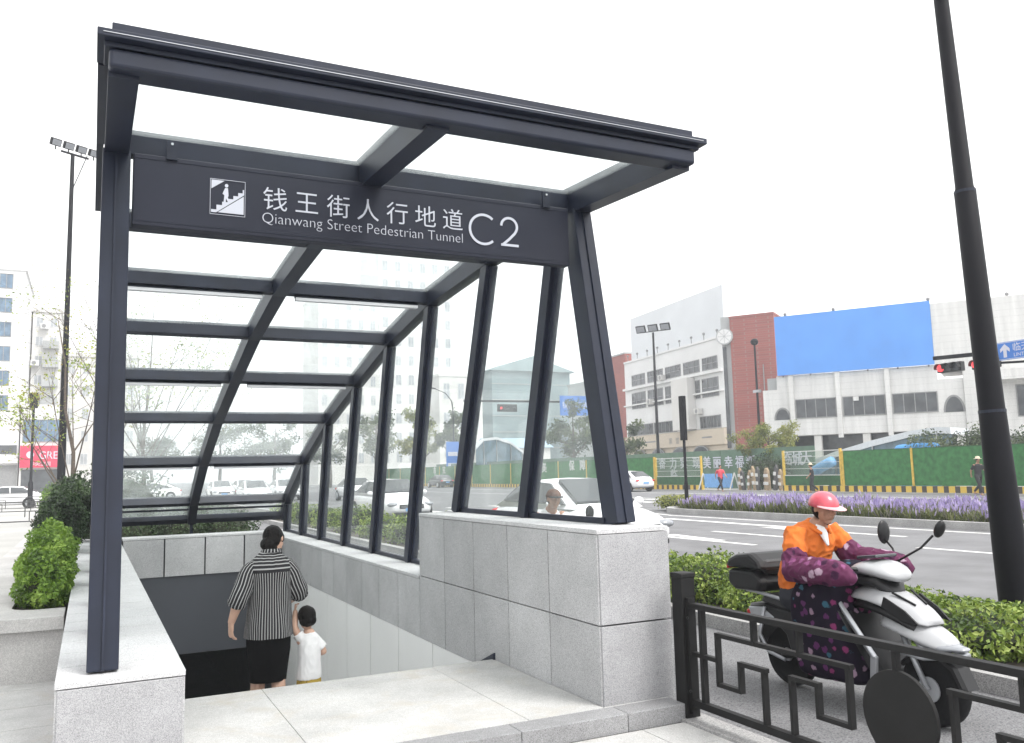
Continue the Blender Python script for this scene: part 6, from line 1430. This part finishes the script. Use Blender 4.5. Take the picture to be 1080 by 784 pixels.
# ------------------------------------------------------------------ sky, sun, camera
w = bpy.data.worlds.new("World"); scene.world = w; w.use_nodes = True
nt = w.node_tree; bg = nt.nodes['Background']
sky = nt.nodes.new('ShaderNodeTexSky'); sky.sky_type = 'NISHITA'; sky.sun_disc = False
SUN_EL, SUN_AZ = 56, 150        # azimuth clockwise from +Y: light from behind the camera, to the right
sky.sun_elevation = R(SUN_EL); sky.sun_rotation = R(SUN_AZ); sky.air_density = 1.0; sky.dust_density = 4.0; sky.ozone_density = 1.0
# a closed white cloud deck lets only a little of the blue through
hs = nt.nodes.new('ShaderNodeHueSaturation'); hs.inputs['Saturation'].default_value = .06; hs.inputs['Value'].default_value = 1.0
tc = nt.nodes.new('ShaderNodeTexCoord'); nz = nt.nodes.new('ShaderNodeTexNoise'); nz.inputs['Scale'].default_value = 2.5; nz.inputs['Detail'].default_value = 5
mx = nt.nodes.new('ShaderNodeMix'); mx.data_type = 'RGBA'; mx.inputs['Factor'].default_value = .55
cr = nt.nodes.new('ShaderNodeMapRange'); cr.inputs[3].default_value = 8.5; cr.inputs[4].default_value = 11.5
nt.links.new(sky.outputs[0], hs.inputs['Color']); nt.links.new(hs.outputs[0], mx.inputs['A'])
nt.links.new(tc.outputs['Generated'], nz.inputs['Vector']); nt.links.new(nz.outputs['Fac'], cr.inputs[0])
nt.links.new(cr.outputs[0], mx.inputs['B']); nt.links.new(mx.outputs['Result'], bg.inputs['Color'])
bg.inputs['Strength'].default_value = .13
hz = MB(); hz.box(-450,550,-290,670,-5,64)
hm, hnt, hout = new_mat('thin_haze'); pv = N(hnt, 'ShaderNodeVolumePrincipled'); pv.inputs['Color'].default_value = (.93,.96,1,1); pv.inputs['Density'].default_value = .0013; pv.inputs['Anisotropy'].default_value = .3
hnt.links.new(pv.outputs[0], hout.inputs['Volume']); stuff(tag(hz.build('haze', hm), 'pale thin summer haze over the whole street', 'haze'))
sl = bpy.data.lights.new('sun', 'SUN'); sl.energy = 1.5; sl.angle = R(20); sl.color = (1,.97,.93)
so = bpy.data.objects.new('sun', sl); col.objects.link(so)
a, e = R(SUN_AZ), R(SUN_EL)
so.rotation_euler = Vector((-math.sin(a)*math.cos(e), -math.cos(a)*math.cos(e), -math.sin(e))).to_track_quat('-Z','Y').to_euler()
cd = bpy.data.cameras.new('camera'); cam = bpy.data.objects.new('camera', cd); col.objects.link(cam)
cd.sensor_width = 36; cd.lens = 905.04/1080*36; cd.clip_start = .05; cd.clip_end = 4000
cam.matrix_world = Matrix(((0.898371,-0.029164,-0.438268,-2.87616),(-0.438565,-0.114751,-0.891343,-4.6941),(-0.024297,0.992966,-0.115879,1.45),(0,0,0,1)))
scene.camera = cam
vs = scene.view_settings; vs.view_transform = 'Standard'; vs.look = 'None'; vs.gamma = 1; vs.use_curve_mapping = False; vs.exposure = 1.0
scene.render.engine = 'CYCLES'
cy = scene.cycles; cy.max_bounces = 7; cy.volume_bounces = 1; cy.transparent_max_bounces = 40; cy.diffuse_bounces = 4; cy.glossy_bounces = 3; cy.caustics_reflective = False; cy.caustics_refractive = False
cy.use_denoising = True; cy.sample_clamp_indirect = 6
